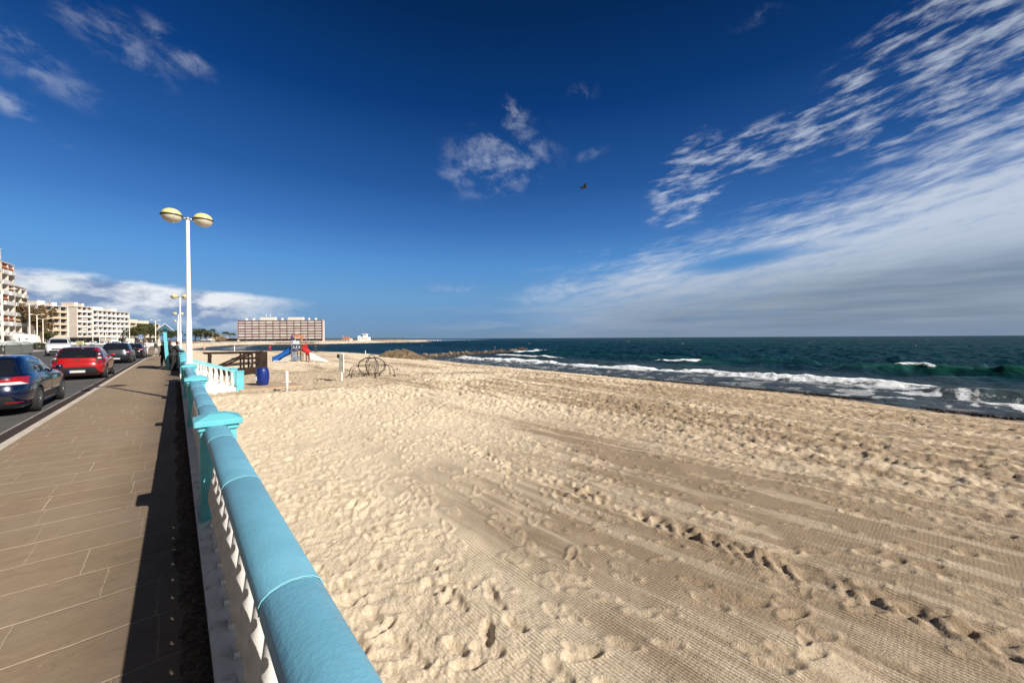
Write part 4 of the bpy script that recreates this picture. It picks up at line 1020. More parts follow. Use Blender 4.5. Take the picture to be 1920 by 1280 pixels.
# ---- rocks: mound and groyne
M_ROCK = mat('groyne_rock', (0.085, 0.065, 0.05), 0.95, 0, 0.35, 1.2, 0.05, 6, 0.2, (0.07, 0.06, 0.05), 0.7)
M_ROCKP = mat('pale_rock', (0.24, 0.20, 0.16), 0.95, 0, 0.25, 1.0, 0.05, 5, 0.2, (0.12, 0.09, 0.06), 0.5)
def rock(rg, c, r, flat=0.7):
    n, m_ = 7, 5; vs = []; fs = []
    for i in range(m_ + 1):
        th = PI * i / m_
        for k in range(n):
            a = 2 * PI * k / n + 0.3 * i; q_ = rg.uniform(0.72, 1.15)
            vs.append((c[0] + r * q_ * math.sin(th) * math.cos(a), c[1] + r * q_ * math.sin(th) * math.sin(a), c[2] - r * flat * q_ * math.cos(th)))
    for i in range(m_):
        for k in range(n): j = (k + 1) % n; fs.append((i * n + k, i * n + j, i * n + n + j, i * n + n + k))
    return vs, fs
rg = random.Random(12)
GP = [(40, 77.5), (54, 84.6), (64.6, 87.4), (77.4, 90.6), (88.5, 93.6)]
b1, b2 = MB(), MB()
for i in range(len(GP) - 1):
    (ax, ay), (bx_, by_) = GP[i], GP[i + 1]; L = math.hypot(bx_ - ax, by_ - ay); n = int(L * 9)
    for k in range(n):
        t = rg.random(); w_ = rg.uniform(-1, 1); x, y = ax + (bx_ - ax) * t, ay + (by_ - ay) * t
        x += w_ * 0.9; y += w_ * 1.7
        top = SEA + 0.78 * (1 - abs(w_)) + rg.uniform(-.15, .2) + (0.35 if i == 3 and t > .6 else 0)
        (b1 if rg.random() < .7 or abs(w_) > .45 else b2).add(*rock(rg, (x, y, top - .15), rg.uniform(.3, .75)))
g = empty('rock_groyne', (40, 77.5, SEA), 0, 'long low rock groyne running out into the sea from the beach', 'groyne')
for bb, nm, mm in ((b1, 'dark_boulders', M_ROCK), (b2, 'pale_boulders', M_ROCKP)):
    o = bb.build(nm, mm, g); o.location = (-40, -77.5, -SEA); tag(o, kind='stuff')
def mound():
    cx, cy = 26.5, 56.5; zb = sand_z(cx, cy) - 0.3
    n = 120; us = np.linspace(-1, 1, n); Uu, V = np.meshgrid(us, us, indexing='ij')
    r_ = np.sqrt(Uu ** 2 + V ** 2)
    ang = R(-41.2); lx, ly = Uu * 4.3, V * 3.0
    X_ = cx + lx * math.cos(ang) - ly * math.sin(ang); Y_ = cy + lx * math.sin(ang) + ly * math.cos(ang)
    base = np.clip(1 - r_ ** 2, 0, 1) ** 0.7
    ridge = np.abs(fbm(X_ * 0.8, Y_ * 0.8, 5, 5, 0.6) - 0.5) * 2
    top = 1.55 + 0.35 * (fbm(X_ * .4, Y_ * .4, 3, 8) - .5) * 2 - 0.35 * ss(Uu, 0.0, 1.0)
    Z = zb + base * top * (1.12 - 0.75 * ridge) - 0.25 * (1 - base)
    m_ = mat('mound_rock', (0.155, 0.115, 0.07), 0.95, 0, 0.35, 1.4, 0.08, 5, 0.2, (0.085, 0.06, 0.04), 0.85)
    o = grid_mesh('rock_mound', np.stack([X_, Y_, Z], -1), (r_ < 1)[:-1, :-1], m_, smooth=False)
    tag(o, 'weathered brown rock mound on the beach at the root of the groyne', 'rock')
mound()
# wrack of dead seaweed along the water's edge
def wrack():
    rg = np.random.default_rng(9); n = 9000
    y = rg.uniform(-9, 46, n); 
    sx = np.interp(y, SHORE[:, 1][:12], SHORE[:, 0][:12])
    dens = vnoise(y * .35, y * 0, 4) * .6 + vnoise(y * 1.7, y * 0 + 3, 6) * .4
    w_ = 0.5 + 1.5 * ss(-y, -28, 4) * dens
    x = sx - 1.5 - 0.8 * (fbm(y * .15, y * 0, 3, 7) - .5) * 3 - rg.gamma(1.4, .33, n) * w_
    k = rg.random(n) < (0.15 + 0.85 * ss(-y, -38, 0)) * dens * 1.5; x, y = x[k], y[k]
    z, _ = sand_h(x, y)
    b = MB()
    for i in range(len(x)):
        r_ = rg.uniform(.05, .17); a = rg.uniform(0, 3.14); c, s_ = math.cos(a) * r_, math.sin(a) * r_; e_ = rg.uniform(.3, .6)
        b.add([(x[i] + c, y[i] + s_ * 2, z[i]), (x[i] - s_ * e_, y[i] + c * e_, z[i] - .01), (x[i] - c, y[i] - s_ * 2, z[i]), (x[i] + s_ * e_, y[i] - c * e_, z[i] - .01), (x[i], y[i], z[i] + rg.uniform(.03, .12))],
              [(0, 1, 4), (1, 2, 4), (2, 3, 4), (3, 0, 4)])
    tag(b.build('seaweed', mat('seaweed', (0.032, 0.020, 0.013), 0.9, 0, 0.4, 2), fix=False), 'dark line of dead seaweed washed up along the water edge', 'seaweed', kind='stuff')
wrack()
# small twigs and pebbles on the sand
# ---- gull
x, y = D(1097, 22); gz = CH + (hz_(1097) - 352) / F * 22
e = empty('gull', (x, y, gz), R(60), 'small dark bird gliding in the blue sky above the beach', 'bird')
b = MB()
b.lathe([(0.005, -0.22), (0.03, -0.18), (0.055, -0.05), (0.05, 0.08), (0.03, 0.16), (0.032, 0.19), (0.01, 0.24)], 10, Matrix.Rotation(PI / 2, 4, 'X'))
bird = b.build('body', mat('bird_dark', (0.03, 0.03, 0.04), .8), e)
for s in (-1, 1):
    b = MB(); vs = [(0.03 * s, -.07, .01), (0.03 * s, .08, .01), (.22 * s, .12, .09), (.22 * s, -.02, .09), (.46 * s, .0, .04), (.46 * s, -.05, .04)]
    vs += [(x_, y_, z_ - .012) for x_, y_, z_ in vs]
    b.add(vs, [(0, 1, 2, 3), (3, 2, 4, 5), (9, 8, 7, 6), (11, 10, 8, 9), (0, 3, 9, 6), (1, 7, 8, 2), (3, 5, 11, 9), (2, 8, 10, 4), (5, 4, 10, 11), (0, 6, 7, 1)]); b.build('wing', mat('bird_dark', (0, 0, 0)), e)
b = MB(); b.box(-.04, .04, .2, .3, -.005, .008); b.build('tail', mat('bird_dark', (0, 0, 0)), e)
# =================================================================== CARS
M_GLASS = glassmat('car_glass', (0.008, 0.010, 0.014), 0.03)
M_TYRE = mat('tyre_rubber', (0.018, 0.018, 0.018), 0.85)
M_RIM = mat('alloy', (0.50, 0.50, 0.52), 0.3, 0.8)
M_TRIM = mat('car_trim', (0.02, 0.02, 0.022), 0.5)
M_LRED = mat('tail_lamp', (0.30, 0.01, 0.015), 0.12, 0, 0.1, 20, spec=0.8)
M_LCLR = mat('clear_lamp', (0.75, 0.70, 0.70), 0.15, 0.2)
M_PLATE = mat('number_plate', (0.75, 0.75, 0.73), 0.5)
M_CHROME = mat('chrome', (0.7, 0.7, 0.7), 0.15, 1.0)
HATCH = [(0.20, -1.90, 1.95, .78, 6), (0.26, -2.05, 2.06, .84, 6), (0.45, -2.13, 2.14, .89, 6), (0.62, -2.15, 2.13, .90, 6), (0.76, -2.12, 2.06, .905, 5.5), (0.86, -2.06, 1.92, .90, 5.5), (0.94, -2.02, 1.66, .875, 5.5),
         (0.985, -2.00, 1.22, .845, 5.5), (1.03, -1.98, .98, .81, 5), (1.20, -1.86, .66, .745, 5), (1.36, -1.70, .32, .68, 5), (1.45, -1.56, .08, .63, 4.5), (1.50, -1.35, -.18, .56, 4), (1.52, -1.0, -.5, .42, 4)]
WAGON = [(0.18, -2.05, 2.05, .78, 6), (0.24, -2.20, 2.16, .84, 6), (0.42, -2.28, 2.26, .875, 6), (0.60, -2.29, 2.25, .885, 6), (0.74, -2.24, 2.16, .885, 5.5), (0.84, -2.18, 2.00, .875, 5.5), (0.91, -2.15, 1.70, .85, 5.5),
         (0.955, -2.13, 1.25, .825, 5.5), (1.00, -2.11, 1.02, .79, 5), (1.15, -2.00, .72, .73, 5), (1.30, -1.83, .36, .665, 5), (1.39, -1.68, .10, .61, 4.5), (1.44, -1.48, -.2, .55, 4), (1.46, -1.1, -.5, .42, 4)]
MPV = [(0.20, -1.95, 1.95, .80, 6), (0.28, -2.08, 2.08, .86, 6), (0.48, -2.17, 2.16, .91, 6), (0.66, -2.18, 2.15, .925, 6), (0.82, -2.14, 2.06, .925, 5.5), (0.92, -2.10, 1.90, .91, 5.5), (1.00, -2.07, 1.60, .885, 5.5),
       (1.05, -2.05, 1.25, .86, 5.5), (1.10, -2.04, 1.05, .83, 5), (1.28, -1.95, .70, .775, 5), (1.46, -1.82, .34, .71, 5), (1.56, -1.70, .08, .65, 4.5), (1.62, -1.50, -.2, .58, 4), (1.64, -1.1, -.5, .42, 4)]
class Surf:
    def __init__(s, rows):
        s.r = np.array(rows, float)
        zz = s.r[:, 0]; s.z = np.concatenate([np.linspace(zz[i], zz[i + 1], 5)[:-1] for i in range(len(zz) - 1)] + [[zz[-1]]])
        k = lambda c: s._sm(np.interp(s.z, zz, s.r[:, c]))
        s.yr, s.yf, s.hw, s.n = k(1), k(2), k(3), k(4)
    def _sm(s, a):
        for _ in range(3): a = np.concatenate([[a[0]], (a[:-2] + 2 * a[1:-1] + a[2:]) / 4, [a[-1]]])
        return a
    def at(s, z): return [float(np.interp(z, s.z, a)) for a in (s.yr, s.yf, s.hw, s.n)]
    def rear(s, x, z, o=0.0, front=False):
        yr, yf, hw, n = s.at(z); t = min(abs(x / hw), 0.999); h = (yf - yr) / 2; c = (yf + yr) / 2
        d = h * (1 - t ** n) ** (1 / n)
        return (x, c + d + o, z) if front else (x, c - d - o, z)
    def side(s, y, z, sgn, o=0.0):
        yr, yf, hw, n = s.at(z); h = (yf - yr) / 2; c = (yf + yr) / 2; t = min(abs((y - c) / h), 0.999)
        return (sgn * (hw * (1 - t ** n) ** (1 / n) + o), y, z)
def patch(sf, where, quad, name, m, parent, o=0.006, n=8, k=6):
    b = MB(); vs = []
    for i in range(n + 1):
        for j in range(k + 1):
            u, v = i / n, j / k
            a = quad[0][0] * (1 - u) * (1 - v) + quad[1][0] * u * (1 - v) + quad[2][0] * u * v + quad[3][0] * (1 - u) * v
            z = quad[0][1] * (1 - u) * (1 - v) + quad[1][1] * u * (1 - v) + quad[2][1] * u * v + quad[3][1] * (1 - u) * v
            vs.append(sf.rear(a, z, o) if where == 'rear' else sf.rear(a, z, o, True) if where == 'front' else sf.side(a, z, where, o))
    fs = [(i * (k + 1) + j, (i + 1) * (k + 1) + j, (i + 1) * (k + 1) + j + 1, i * (k + 1) + j + 1) for i in range(n) for j in range(k)]
    b.add(vs, fs, True); ob = b.build(name, m, parent)
    return ob
def make_car(rows, paint, label, loc, rz, wb=2.62, wr=0.315, name='parked_car', group='cars parked along the kerb', cat='car', roof=None, light='wide', detail=True):
    sf = Surf(rows); e = empty(name, loc, rz, label, cat, group)
    NT = 120; nz = len(sf.z); vs = []; ring = []
    for i in range(nz):
        yr, yf, hw, n = sf.yr[i], sf.yf[i], sf.hw[i], sf.n[i]; h, c = (yf - yr) / 2, (yf + yr) / 2
        for k in range(NT):
            a = 2 * PI * k / NT; ca, sa = math.cos(a), math.sin(a)
            # even spread round a rounded rectangle
            m_ = (abs(ca) ** n + abs(sa) ** n) ** (-1 / n)
            vs.append((hw * ca * m_, c + h * sa * m_, sf.z[i]))
    fs = []
    whl = [(-wb / 2 - 0.02), (wb / 2 + 0.06)]
    for i in range(nz - 1):
        for k in range(NT):
            j = (k + 1) % NT; q_ = (i * NT + k, i * NT + j, (i + 1) * NT + j, (i + 1) * NT + k)
            cx = sum(vs[t][0] for t in q_) / 4; cy = sum(vs[t][1] for t in q_) / 4; cz = sum(vs[t][2] for t in q_) / 4
            if abs(cx) > .45 and any((cy - w) ** 2 + (cz - wr) ** 2 < (wr + 0.045) ** 2 for w in whl): continue
            fs.append(q_)
    top = len(vs); 
    for sc2 in (0.6,):
        pass
    yr, yf, hw = sf.yr[-1], sf.yf[-1], sf.hw[-1]
    vs.append((0, (yr + yf) / 2, sf.z[-1] + 0.012)); fs += [((nz - 1) * NT + k, (nz - 1) * NT + (k + 1) % NT, top) for k in range(NT)]
    b = MB(); b.add(vs, fs, True); body = b.build('body', paint, e)
    b = MB(); b.box(-.62, .62, sf.r[1, 1] + .25, sf.r[1, 2] - .25, 0.16, 0.75); b.box(-.80, .80, whl[0] + .45, whl[1] - .45, .17, .6); b.build('underbody', M_BLACK, e)
    for w in whl:
        for s in (-1, 1):
            b = MB(); wd = 0.10
            Mx = Matrix.Translation((s * (sf.r[3, 3] - 0.105), w, wr)) @ Matrix.Rotation(PI / 2, 4, 'Y')
            b.lathe([(wr * .60, -wd), (wr * .93, -wd), (wr, -wd * .7), (wr, wd * .7), (wr * .93, wd), (wr * .60, wd)], 28, Mx, caps=True)
            t = b.build('wheel', M_TYRE, e)
            b = MB(); zc = s * (wd + 0.004)
            b.lathe([(wr * .70, zc - s * .012), (wr * .66, zc), (wr * .60, zc - s * .015)], 28, Mx, caps=False)
            for k in range(10):
                a = 2 * PI * k / 10; ca, sa = math.cos(a), math.sin(a); p = (-sa * .016, ca * .016)
                b.add([(ca * .03 + p[0], sa * .03 + p[1], zc), (ca * .03 - p[0], sa * .03 - p[1], zc), (ca * wr * .63 - p[0], sa * wr * .63 - p[1], zc), (ca * wr * .63 + p[0], sa * wr * .63 + p[1], zc)], [(0, 1, 2, 3)], M=Mx)
            b.lathe([(0.045, zc), (0.03, zc + s * .01), (0.001, zc + s * .012)], 12, Mx)
            b.build('rim', M_RIM, t)
            b = MB(); pts = [sf.side(w + (wr + .05) * math.cos(a), max(.2, wr + (wr + .05) * math.sin(a)), s, -.008) for a in np.linspace(-.25, PI + .25, 22)]
            b.tube(pts, 0.020, 6); b.build('wheel_arch', M_TRIM, e)
    zb, zt = rows[7][0] + .025, rows[10][0] + .03
    zm = rows[11][0]
    yt = sf.at(zt)
    for s in (-1, 1):
        patch(sf, s, [(-.05, zb), (sf.at(zb)[1] - .42, zb), (sf.at(zt)[1] - .10, zt), (-.05, zt)], 'side_window', M_GLASS, e, .004)
        patch(sf, s, [(-.95, zb + .01), (-.12, zb), (-.12, zt), (-.98, zt)], 'side_window', M_GLASS, e, .004)
        patch(sf, s, [(sf.at(zb)[0] + .45, zb + .06), (-1.03, zb + .03), (-1.06, zt - .01), (sf.at(zt)[0] + .38, zt - .03)], 'side_window', M_GLASS, e, .004)
        b = MB(); b.ball((s * (rows[8][3] + .12), rows[8][2] - .38, rows[8][0] + .05), .085, .05, .06, 12, 8); b.tube([(s * (rows[8][3] - .02), rows[8][2] - .36, rows[8][0]), (s * (rows[8][3] + .1), rows[8][2] - .37, rows[8][0] + .01)], .02, 6); b.build('mirror', paint, e)
        for yy in (-.085, -1.0, 0.92): 
            b = MB(); b.tube([sf.side(yy, z_, s, .0005) for z_ in np.linspace(.32, zb - .03, 8)], .0035, 4); b.build('door_gap', M_TRIM, e)
        b = MB(); b.tube([sf.side(yy, zb - .13, s, .02) for yy in (-.33, -.17)], .012, 6); b.tube([sf.side(yy, zb - .12, s, .02) for yy in (.60, .76)], .012, 6); b.build('door_handle', paint, e)
        b = MB(); b.tube([sf.side(yy, .22, s, .004) for yy in np.linspace(whl[0] + .42, whl[1] - .42, 8)], .03, 6); b.build('sill', M_TRIM, e)
    # rear and front glass
    hwz = lambda z: sf.at(z)[2]
    patch(sf, 'rear', [(-hwz(zb) * .84, zb + .01), (hwz(zb) * .84, zb + .01), (hwz(zt) * .84, zt + .03), (-hwz(zt) * .84, zt + .03)], 'rear_window', M_GLASS, e, .006, 16)
    if light == 'tall': patch(sf, 'rear', [(-hwz(zt) * .86, zt + .035), (hwz(zt) * .86, zt + .035), (.50, rows[12][0] - .01), (-.50, rows[12][0] - .01)], 'tailgate_top', roof, e, .005, 12)
    patch(sf, 'front', [(-hwz(zb) * .88, zb + .03), (hwz(zb) * .88, zb + .03), (hwz(zt) * .86, zt + .03), (-hwz(zt) * .86, zt + .03)], 'windscreen', M_GLASS, e, .006, 16)
    # plate and lower bumper
    for wh in ('rear', 'front'):
        patch(sf, wh, [(-.74, .21), (.74, .21), (.58, .60 if light == 'tall' else .50), (-.58, .60 if light == 'tall' else .50)], 'bumper_insert', M_TRIM, e, .008, 16)
    zp = .40 if light != 'wagon' else .62
    p = patch(sf, 'rear', [(-.26, zp - .055), (.26, zp - .055), (.26, zp + .055), (-.26, zp + .055)], 'number_plate', M_PLATE, e, .02, 4, 2)
    patch(sf, 'rear', [(-.26, zp - .055), (-.215, zp - .055), (-.215, zp + .055), (-.26, zp + .055)], 'plate_band', mat('plate_blue', (.02, .05, .35), .5), p, .022, 2, 2)
    # rear lamps
    for s in (-1, 1):
        if light == 'tall':      # tall lamps climbing beside the rear window
            l = patch(sf, 'rear', [(s * .60, .80), (s * .84, .80), (s * .70, 1.30), (s * .60, 1.30)], 'tail_light', M_TRIM, e, .012, 6, 10)
            for z0, m_ in ((.84, M_LRED), (.97, M_LCLR), (1.06, M_LRED), (1.15, M_LCLR)):
                k_ = (z0 - .8) * .28; patch(sf, 'rear', [(s * (.64), z0), (s * (.80 - k_), z0), (s * (.785 - k_), z0 + .07), (s * (.64), z0 + .07)], 'lamp_cell', m_, l, .018, 5, 2)
        elif light == 'wagon':
            l = patch(sf, 'rear', [(s * .28, .80), (s * .84, .76), (s * .85, .95), (s * .28, .88)], 'tail_light', M_LRED, e, .012, 10)
            patch(sf, 'rear', [(s * .34, .775), (s * .80, .77), (s * .70, .835), (s * .34, .825)], 'lamp_cell', M_LCLR, l, .018, 8, 2)
            patch(sf, s, [(-2.10, .78), (-1.80, .92), (-1.78, .95), (-2.10, .955)], 'tail_light', M_LRED, e, .008, 6)
            patch(sf, 'rear', [(s * .50, .33), (s * .80, .33), (s * .80, .36), (s * .50, .36)], 'reflector', M_LRED, e, .012, 4, 2)
        else:
            l = patch(sf, 'rear', [(s * .48, .86), (s * .88, .84), (s * .86, 1.0), (s * .48, .96)], 'tail_light', M_LRED, e, .012, 8)
            patch(sf, 'rear', [(s * .54, .88), (s * .74, .88), (s * .74, .92), (s * .54, .91)], 'lamp_cell', M_LCLR, l, .018, 4, 2)
        patch(sf, 'front', [(s * .50, .64), (s * .84, .68), (s * .82, .82), (s * .50, .76)], 'headlight', M_LCLR, e, .010, 6)
    patch(sf, 'rear', [(-.09, .915 if light != 'wagon' else .80), (.09, .915 if light != 'wagon' else .80), (.09, .955 if light != 'wagon' else .84), (-.09, .955 if light != 'wagon' else .84)], 'badge', M_CHROME, e, .014, 4, 2)
    patch(sf, 'front', [(-.45, .55), (.45, .55), (.45, .70), (-.45, .70)], 'grille', M_BLACK, e, .010, 8)
    b = MB(); zz = rows[12][0]; yy0 = rows[12][1]
    b.add([(-.50, yy0 - .22, zz - .035), (.50, yy0 - .22, zz - .035), (.52, yy0 + .15, zz + .008), (-.52, yy0 + .15, zz + .008), (-.50, yy0 - .22, zz - .06), (.50, yy0 - .22, zz - .06), (.52, yy0 + .15, zz - .05), (-.52, yy0 + .15, zz - .05)],
          [(0, 1, 2, 3), (7, 6, 5, 4), (0, 4, 5, 1), (1, 5, 6, 2), (2, 6, 7, 3), (3, 7, 4, 0)], True); b.build('spoiler', roof or paint, e)
    b = MB(); pts = [sf.rear(0.25, rows[9][0] - .12, .012), sf.rear(-0.30, rows[9][0] - .08, .016)]; b.tube(pts, .010, 5); b.build('wiper', M_BLACK, e)
    b = MB(); b.ball((0, yy0 + .30, zz + .05), .018, .07, .035, 8, 6); b.build('aerial', M_BLACK, e)
    return e
P_BLUE = mat('navy_paint', (0.0012, 0.008, 0.036), 0.22, 0.25, 0.03, 1, coat=1.0)
P_RED = mat('red_paint', (0.36, 0.005, 0.007), 0.25, 0.1, 0.03, 1, coat=1.0)
P_GREY = mat('graphite_paint', (0.030, 0.034, 0.045), 0.28, 0.5, 0.03, 1, coat=1.0)
P_BLK = mat('black_paint', (0.010, 0.010, 0.014), 0.2, 0.3, 0.03, 1, coat=1.0)
P_WHT = mat('white_car_paint', (0.72, 0.73, 0.74), 0.25, 0.0, 0.03, 1, coat=1.0)
P_SIL = mat('silver_paint', (0.42, 0.44, 0.46), 0.3, 0.6, 0.03, 1, coat=1.0)
car_b = make_car(WAGON, P_BLUE, 'dark blue estate car parked nearest the camera, cut by the left edge', (-3.55, 16.95, -0.12), 0, 2.6, .318, light='wagon')
car_r = make_car(HATCH, P_RED, 'bright red hatchback parked at the kerb with a black rear window', (-3.42, 28.45, -0.12), 0, 2.58, .325, light='tall', roof=P_BLK)
car_g = make_car(MPV, P_GREY, 'graphite grey tall car parked in front of the red hatchback', (-3.55, 44.9, -0.12), 0, 2.68, .335, light='x')
car_k = make_car(HATCH, P_BLK, 'black hatchback parked farthest along the kerb, beside the person in white', (-3.25, 55.4, -0.12), R(-1), 2.58, .325, light='x')
car_w = make_car(MPV, P_WHT, 'tall white van with dark windscreen driving towards the camera behind the red hatchback', (0, 0, -0.12), PI, 2.68, .335, name='moving_car', group='cars farther away on the road', light='x')
x, y = D(111, 47); car_w.location = (x, y, -0.12); car_w.rotation_euler = (0, 0, R(186)); car_w.scale = (1.12, 1.0, 1.36)
fc = [(202, 150, P_WHT, 'white'), (216, 135, P_WHT, 'white'), (186, 110, P_SIL, 'silver'), (140, 120, P_SIL, 'silver'), (234, 160, P_SIL, 'silver'), (170, 140, P_WHT, 'white')]
lb = ['small distant white car under the middle of the pale apartment block', 'small distant white car above the roof of the graphite grey car', 'small distant silver car right of the red hatchback roof', 'small distant silver car behind the left end of the red hatchback', 'small distant silver car behind the black hatchback', 'small distant white car behind the middle of the red hatchback']
for (px, d, p_, n_), l in zip(fc, lb):
    x, y = D(px, d); c = dup(car_k, (x, y, -0.12), R(60 + px % 50), l, 'car'); c['group'] = 'cars farther away on the road'; c.name = 'distant_car'
    for ch in c.children:
        if ch.name.startswith(('body', 'mirror', 'spoiler', 'door_handle')): ch.data = ch.data.copy(); ch.data.materials[0] = p_
# ---- recycling containers with arched lids
M_BIN = mat('bin_grey', (0.10, 0.105, 0.10), 0.6, 0, .1, 3); M_LID = mat('bin_lid', (0.24, 0.27, 0.26), 0.45, 0, .1, 3)
def container(x, y, rz, label):
    e = empty('waste_container', (x, y, 0.0), rz, label, 'container', 'grey waste containers across the road')
    b = MB(); b.bbox(-1.0, 1.0, -.65, .65, .12, 1.18, .04); b.build('body', M_BIN, e)
    b = MB(); pr = [(.70 * math.cos(a), 1.15 + .48 * math.sin(a)) for a in np.linspace(0, PI, 14)]; n = len(pr)
    vs = [(xx, yy, zz) for xx in (-1.04, 1.04) for yy, zz in pr]; b.add(vs, [tuple(range(n - 1, -1, -1)), tuple(range(n, 2 * n))] + [(i, i + 1, n + i + 1, n + i) for i in range(n - 1)] + [(n - 1, 0, n, 2 * n - 1)], True)
    o = b.build('lid', M_LID, e)
    for k in range(4): b = MB(); b.tube([(-.75 + .5 * k, yy * 1.02, (zz - 1.15) * 1.03 + 1.15) for yy, zz in pr], .035, 6); b.build('rib', mat('bin_rib', (.60, .63, .62), .4), o)
    for k in (-.6, .6): b = MB(); b.box(k - .1, k + .1, -.67, -.652, .55, .95); b.build('label_plate', mat('bin_label', (.55, .50, .42), .6), e)
    for sx in (-.8, .8):
        for sy in (-.5, .5): b = MB(); b.lathe([(.1, -.04), (.1, .04)], 12, Matrix.Translation((sx, sy, .1)) @ Matrix.Rotation(PI / 2, 4, 'Y')); b.build('wheel', M_TYRE, e)
for px, d, l in ((14, 45, 'grey waste container with ribbed arched lid at the left edge, behind the blue car'), (37, 48.5, 'second grey waste container with ribbed arched lid, right of the one at the edge')):
    x, y = D(px, d); container(x, y, R(-52), l)
# =================================================================== BUILDINGS
M_WIN = mat('window_glass', (0.035, 0.045, 0.055), 0.15, 0, .3, .6, spec=.7)
M_SHUT = mat('blind', (0.55, 0.50, 0.44), .7)
def facade(name, label, pA, pB, depth, floors, fh, bays, wallc, balc, z0=-0.12, cat='apartment building', group='apartment buildings along the bay', style='full', ph=1.0, awn=None, top=True, dark=(0.10, 0.085, 0.075), slabc=None, step=0, seed=1):
    """pA left, pB right foot of the facade seen from the sea; local x along facade, y into the building"""
    rg = random.Random(seed)
    W = math.hypot(pB[0] - pA[0], pB[1] - pA[1]); rz = math.atan2(pB[1] - pA[1], pB[0] - pA[0])
    e = empty(name, (pA[0], pA[1], z0), rz, label, cat, group)
    H_ = floors * fh + fh * 1.15
    mw = mat('wall_%s' % name + str(seed), wallc, .85, 0, .07, .3); mb_ = mat('balcony_%s' % name + str(seed), balc, .8, 0, .08, .5); ms = mat('slab_%s' % name + str(seed), slabc or balc, .8)
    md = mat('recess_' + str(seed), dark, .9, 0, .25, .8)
    b = MB(); b.box(0, W, 1.4, depth, 0, H_); b.box(-.01, .35, -.2, 1.399, 0, H_ - .3); b.box(W - .35, W + .01, -.2, 1.399, 0, H_ - .3); [b.box(.36 + k * (W - .7) / bays - .09, .36 + k * (W - .7) / bays + .09, -.25, 1.398, fh * 1.12, H_ - .35) for k in range(1, bays)] if name == 'apartment_block' else None
    b.build('wall', mw, e)
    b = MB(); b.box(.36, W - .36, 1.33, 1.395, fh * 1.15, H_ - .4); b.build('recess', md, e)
    if top:
        r_ = MB(); r_.box(-.2, W + .2, -.3, depth + .1, H_, H_ + .25); r_.box(W * .15, W * .40, 3, depth - 2, H_ + .25, H_ + 2.6); r_.box(W * .62, W * .78, 3, depth - 2, H_ + .25, H_ + 2.2)
        rf = r_.build('roof', mw, e)
        for k in range(3): q_ = MB(); xx = rg.uniform(2, W - 2); q_.tube([(xx, 4, H_), (xx, 4, H_ + rg.uniform(2.5, 5))], .06, 5); q_.build('antenna', M_STEEL, rf)
    bw = (W - .7) / bays; wmesh = None; bmesh_ = None; pmesh = None
    def one(nm, mk, m_, cache):
        if cache is None:
            b = MB(); mk(b); return b.build(nm, m_, e)
        o = cache.copy(); C.objects.link(o); return o
    for f in range(floors):
        zf = fh * 1.15 + f * fh
        for k in range(bays):
            x0 = .36 + k * bw
            # balcony
            st_ = style if style != 'mixed' else rg.choice(['full', 'full', 'half', 'round'])
            if bmesh_ is None or style == 'mixed':
                b = MB(); b.box(.02, bw - .02, -.35, 1.32, -.10, .10)
                if st_ == 'round': b.box(.25, bw - .25, -.75, -.351, -.08, ph * .9); b.box(.1, bw - .1, -.45, -.352, .10, ph)
                elif st_ == 'half': b.box(.02, bw * .55, -.42, -.30, .10, ph); b.box(bw * .56, bw - .02, -.40, -.34, .75, ph)
                else: b.box(.02, bw - .02, -.40, -.28, .10, ph)
                o = b.build('balcony', mb_, e)
                if bmesh_ is None: bmesh_ = o
            else: o = bmesh_.copy(); C.objects.link(o); o.parent = e
            o.location = (x0, 0, zf)
            if True:
                if wmesh is None:
                    b = MB(); b.box(bw * .14, bw * .46, 1.26, 1.325, .12, 2.25); b.box(bw * .54, bw * .86, 1.26, 1.325, .12, 2.25); wmesh = b.build('window', M_WIN, e); w_ = wmesh; b = MB(); b.box(bw * .14, bw * .46, 1.24, 1.325, 1.0, 2.27); b.box(bw * .54, bw * .86, 1.24, 1.325, .12, 2.25); wblind = b.build('window', M_SHUT, e); wblind.location = (x0, 0, zf)
                else: w_ = (wmesh if rg.random() < .6 else wblind).copy(); C.objects.link(w_); w_.parent = e
                w_.location = (x0, 0, zf)
            if awn and rg.random() < awn[1]:
                if pmesh is None:
                    b = MB(); b.add([(bw * .1, -.32, fh * .55), (bw * .9, -.32, fh * .55), (bw * .9, .5, fh - .15), (bw * .1, .5, fh - .15), (bw * .1, -.32, fh * .50), (bw * .9, -.32, fh * .50), (bw * .9, .5, fh - .2), (bw * .1, .5, fh - .2)], [(0, 1, 2, 3), (7, 6, 5, 4), (0, 4, 5, 1), (1, 5, 6, 2), (2, 6, 7, 3), (3, 7, 4, 0)])
                    pmesh = b.build('awning', mat('awning_' + str(seed), awn[0], .8), e); a_ = pmesh
                else: a_ = pmesh.copy(); C.objects.link(a_); a_.parent = e
                a_.location = (x0, 0, zf)
    # ground floor: dark shop fronts between piers
    b = MB()
    for k in range(bays): b.box(.36 + k * bw + .4, .36 + (k + 1) * bw - .4, 1.2, 1.38, .1, fh * .95)
    b.build('shop_front', M_WIN, e)
    return e, W, H_
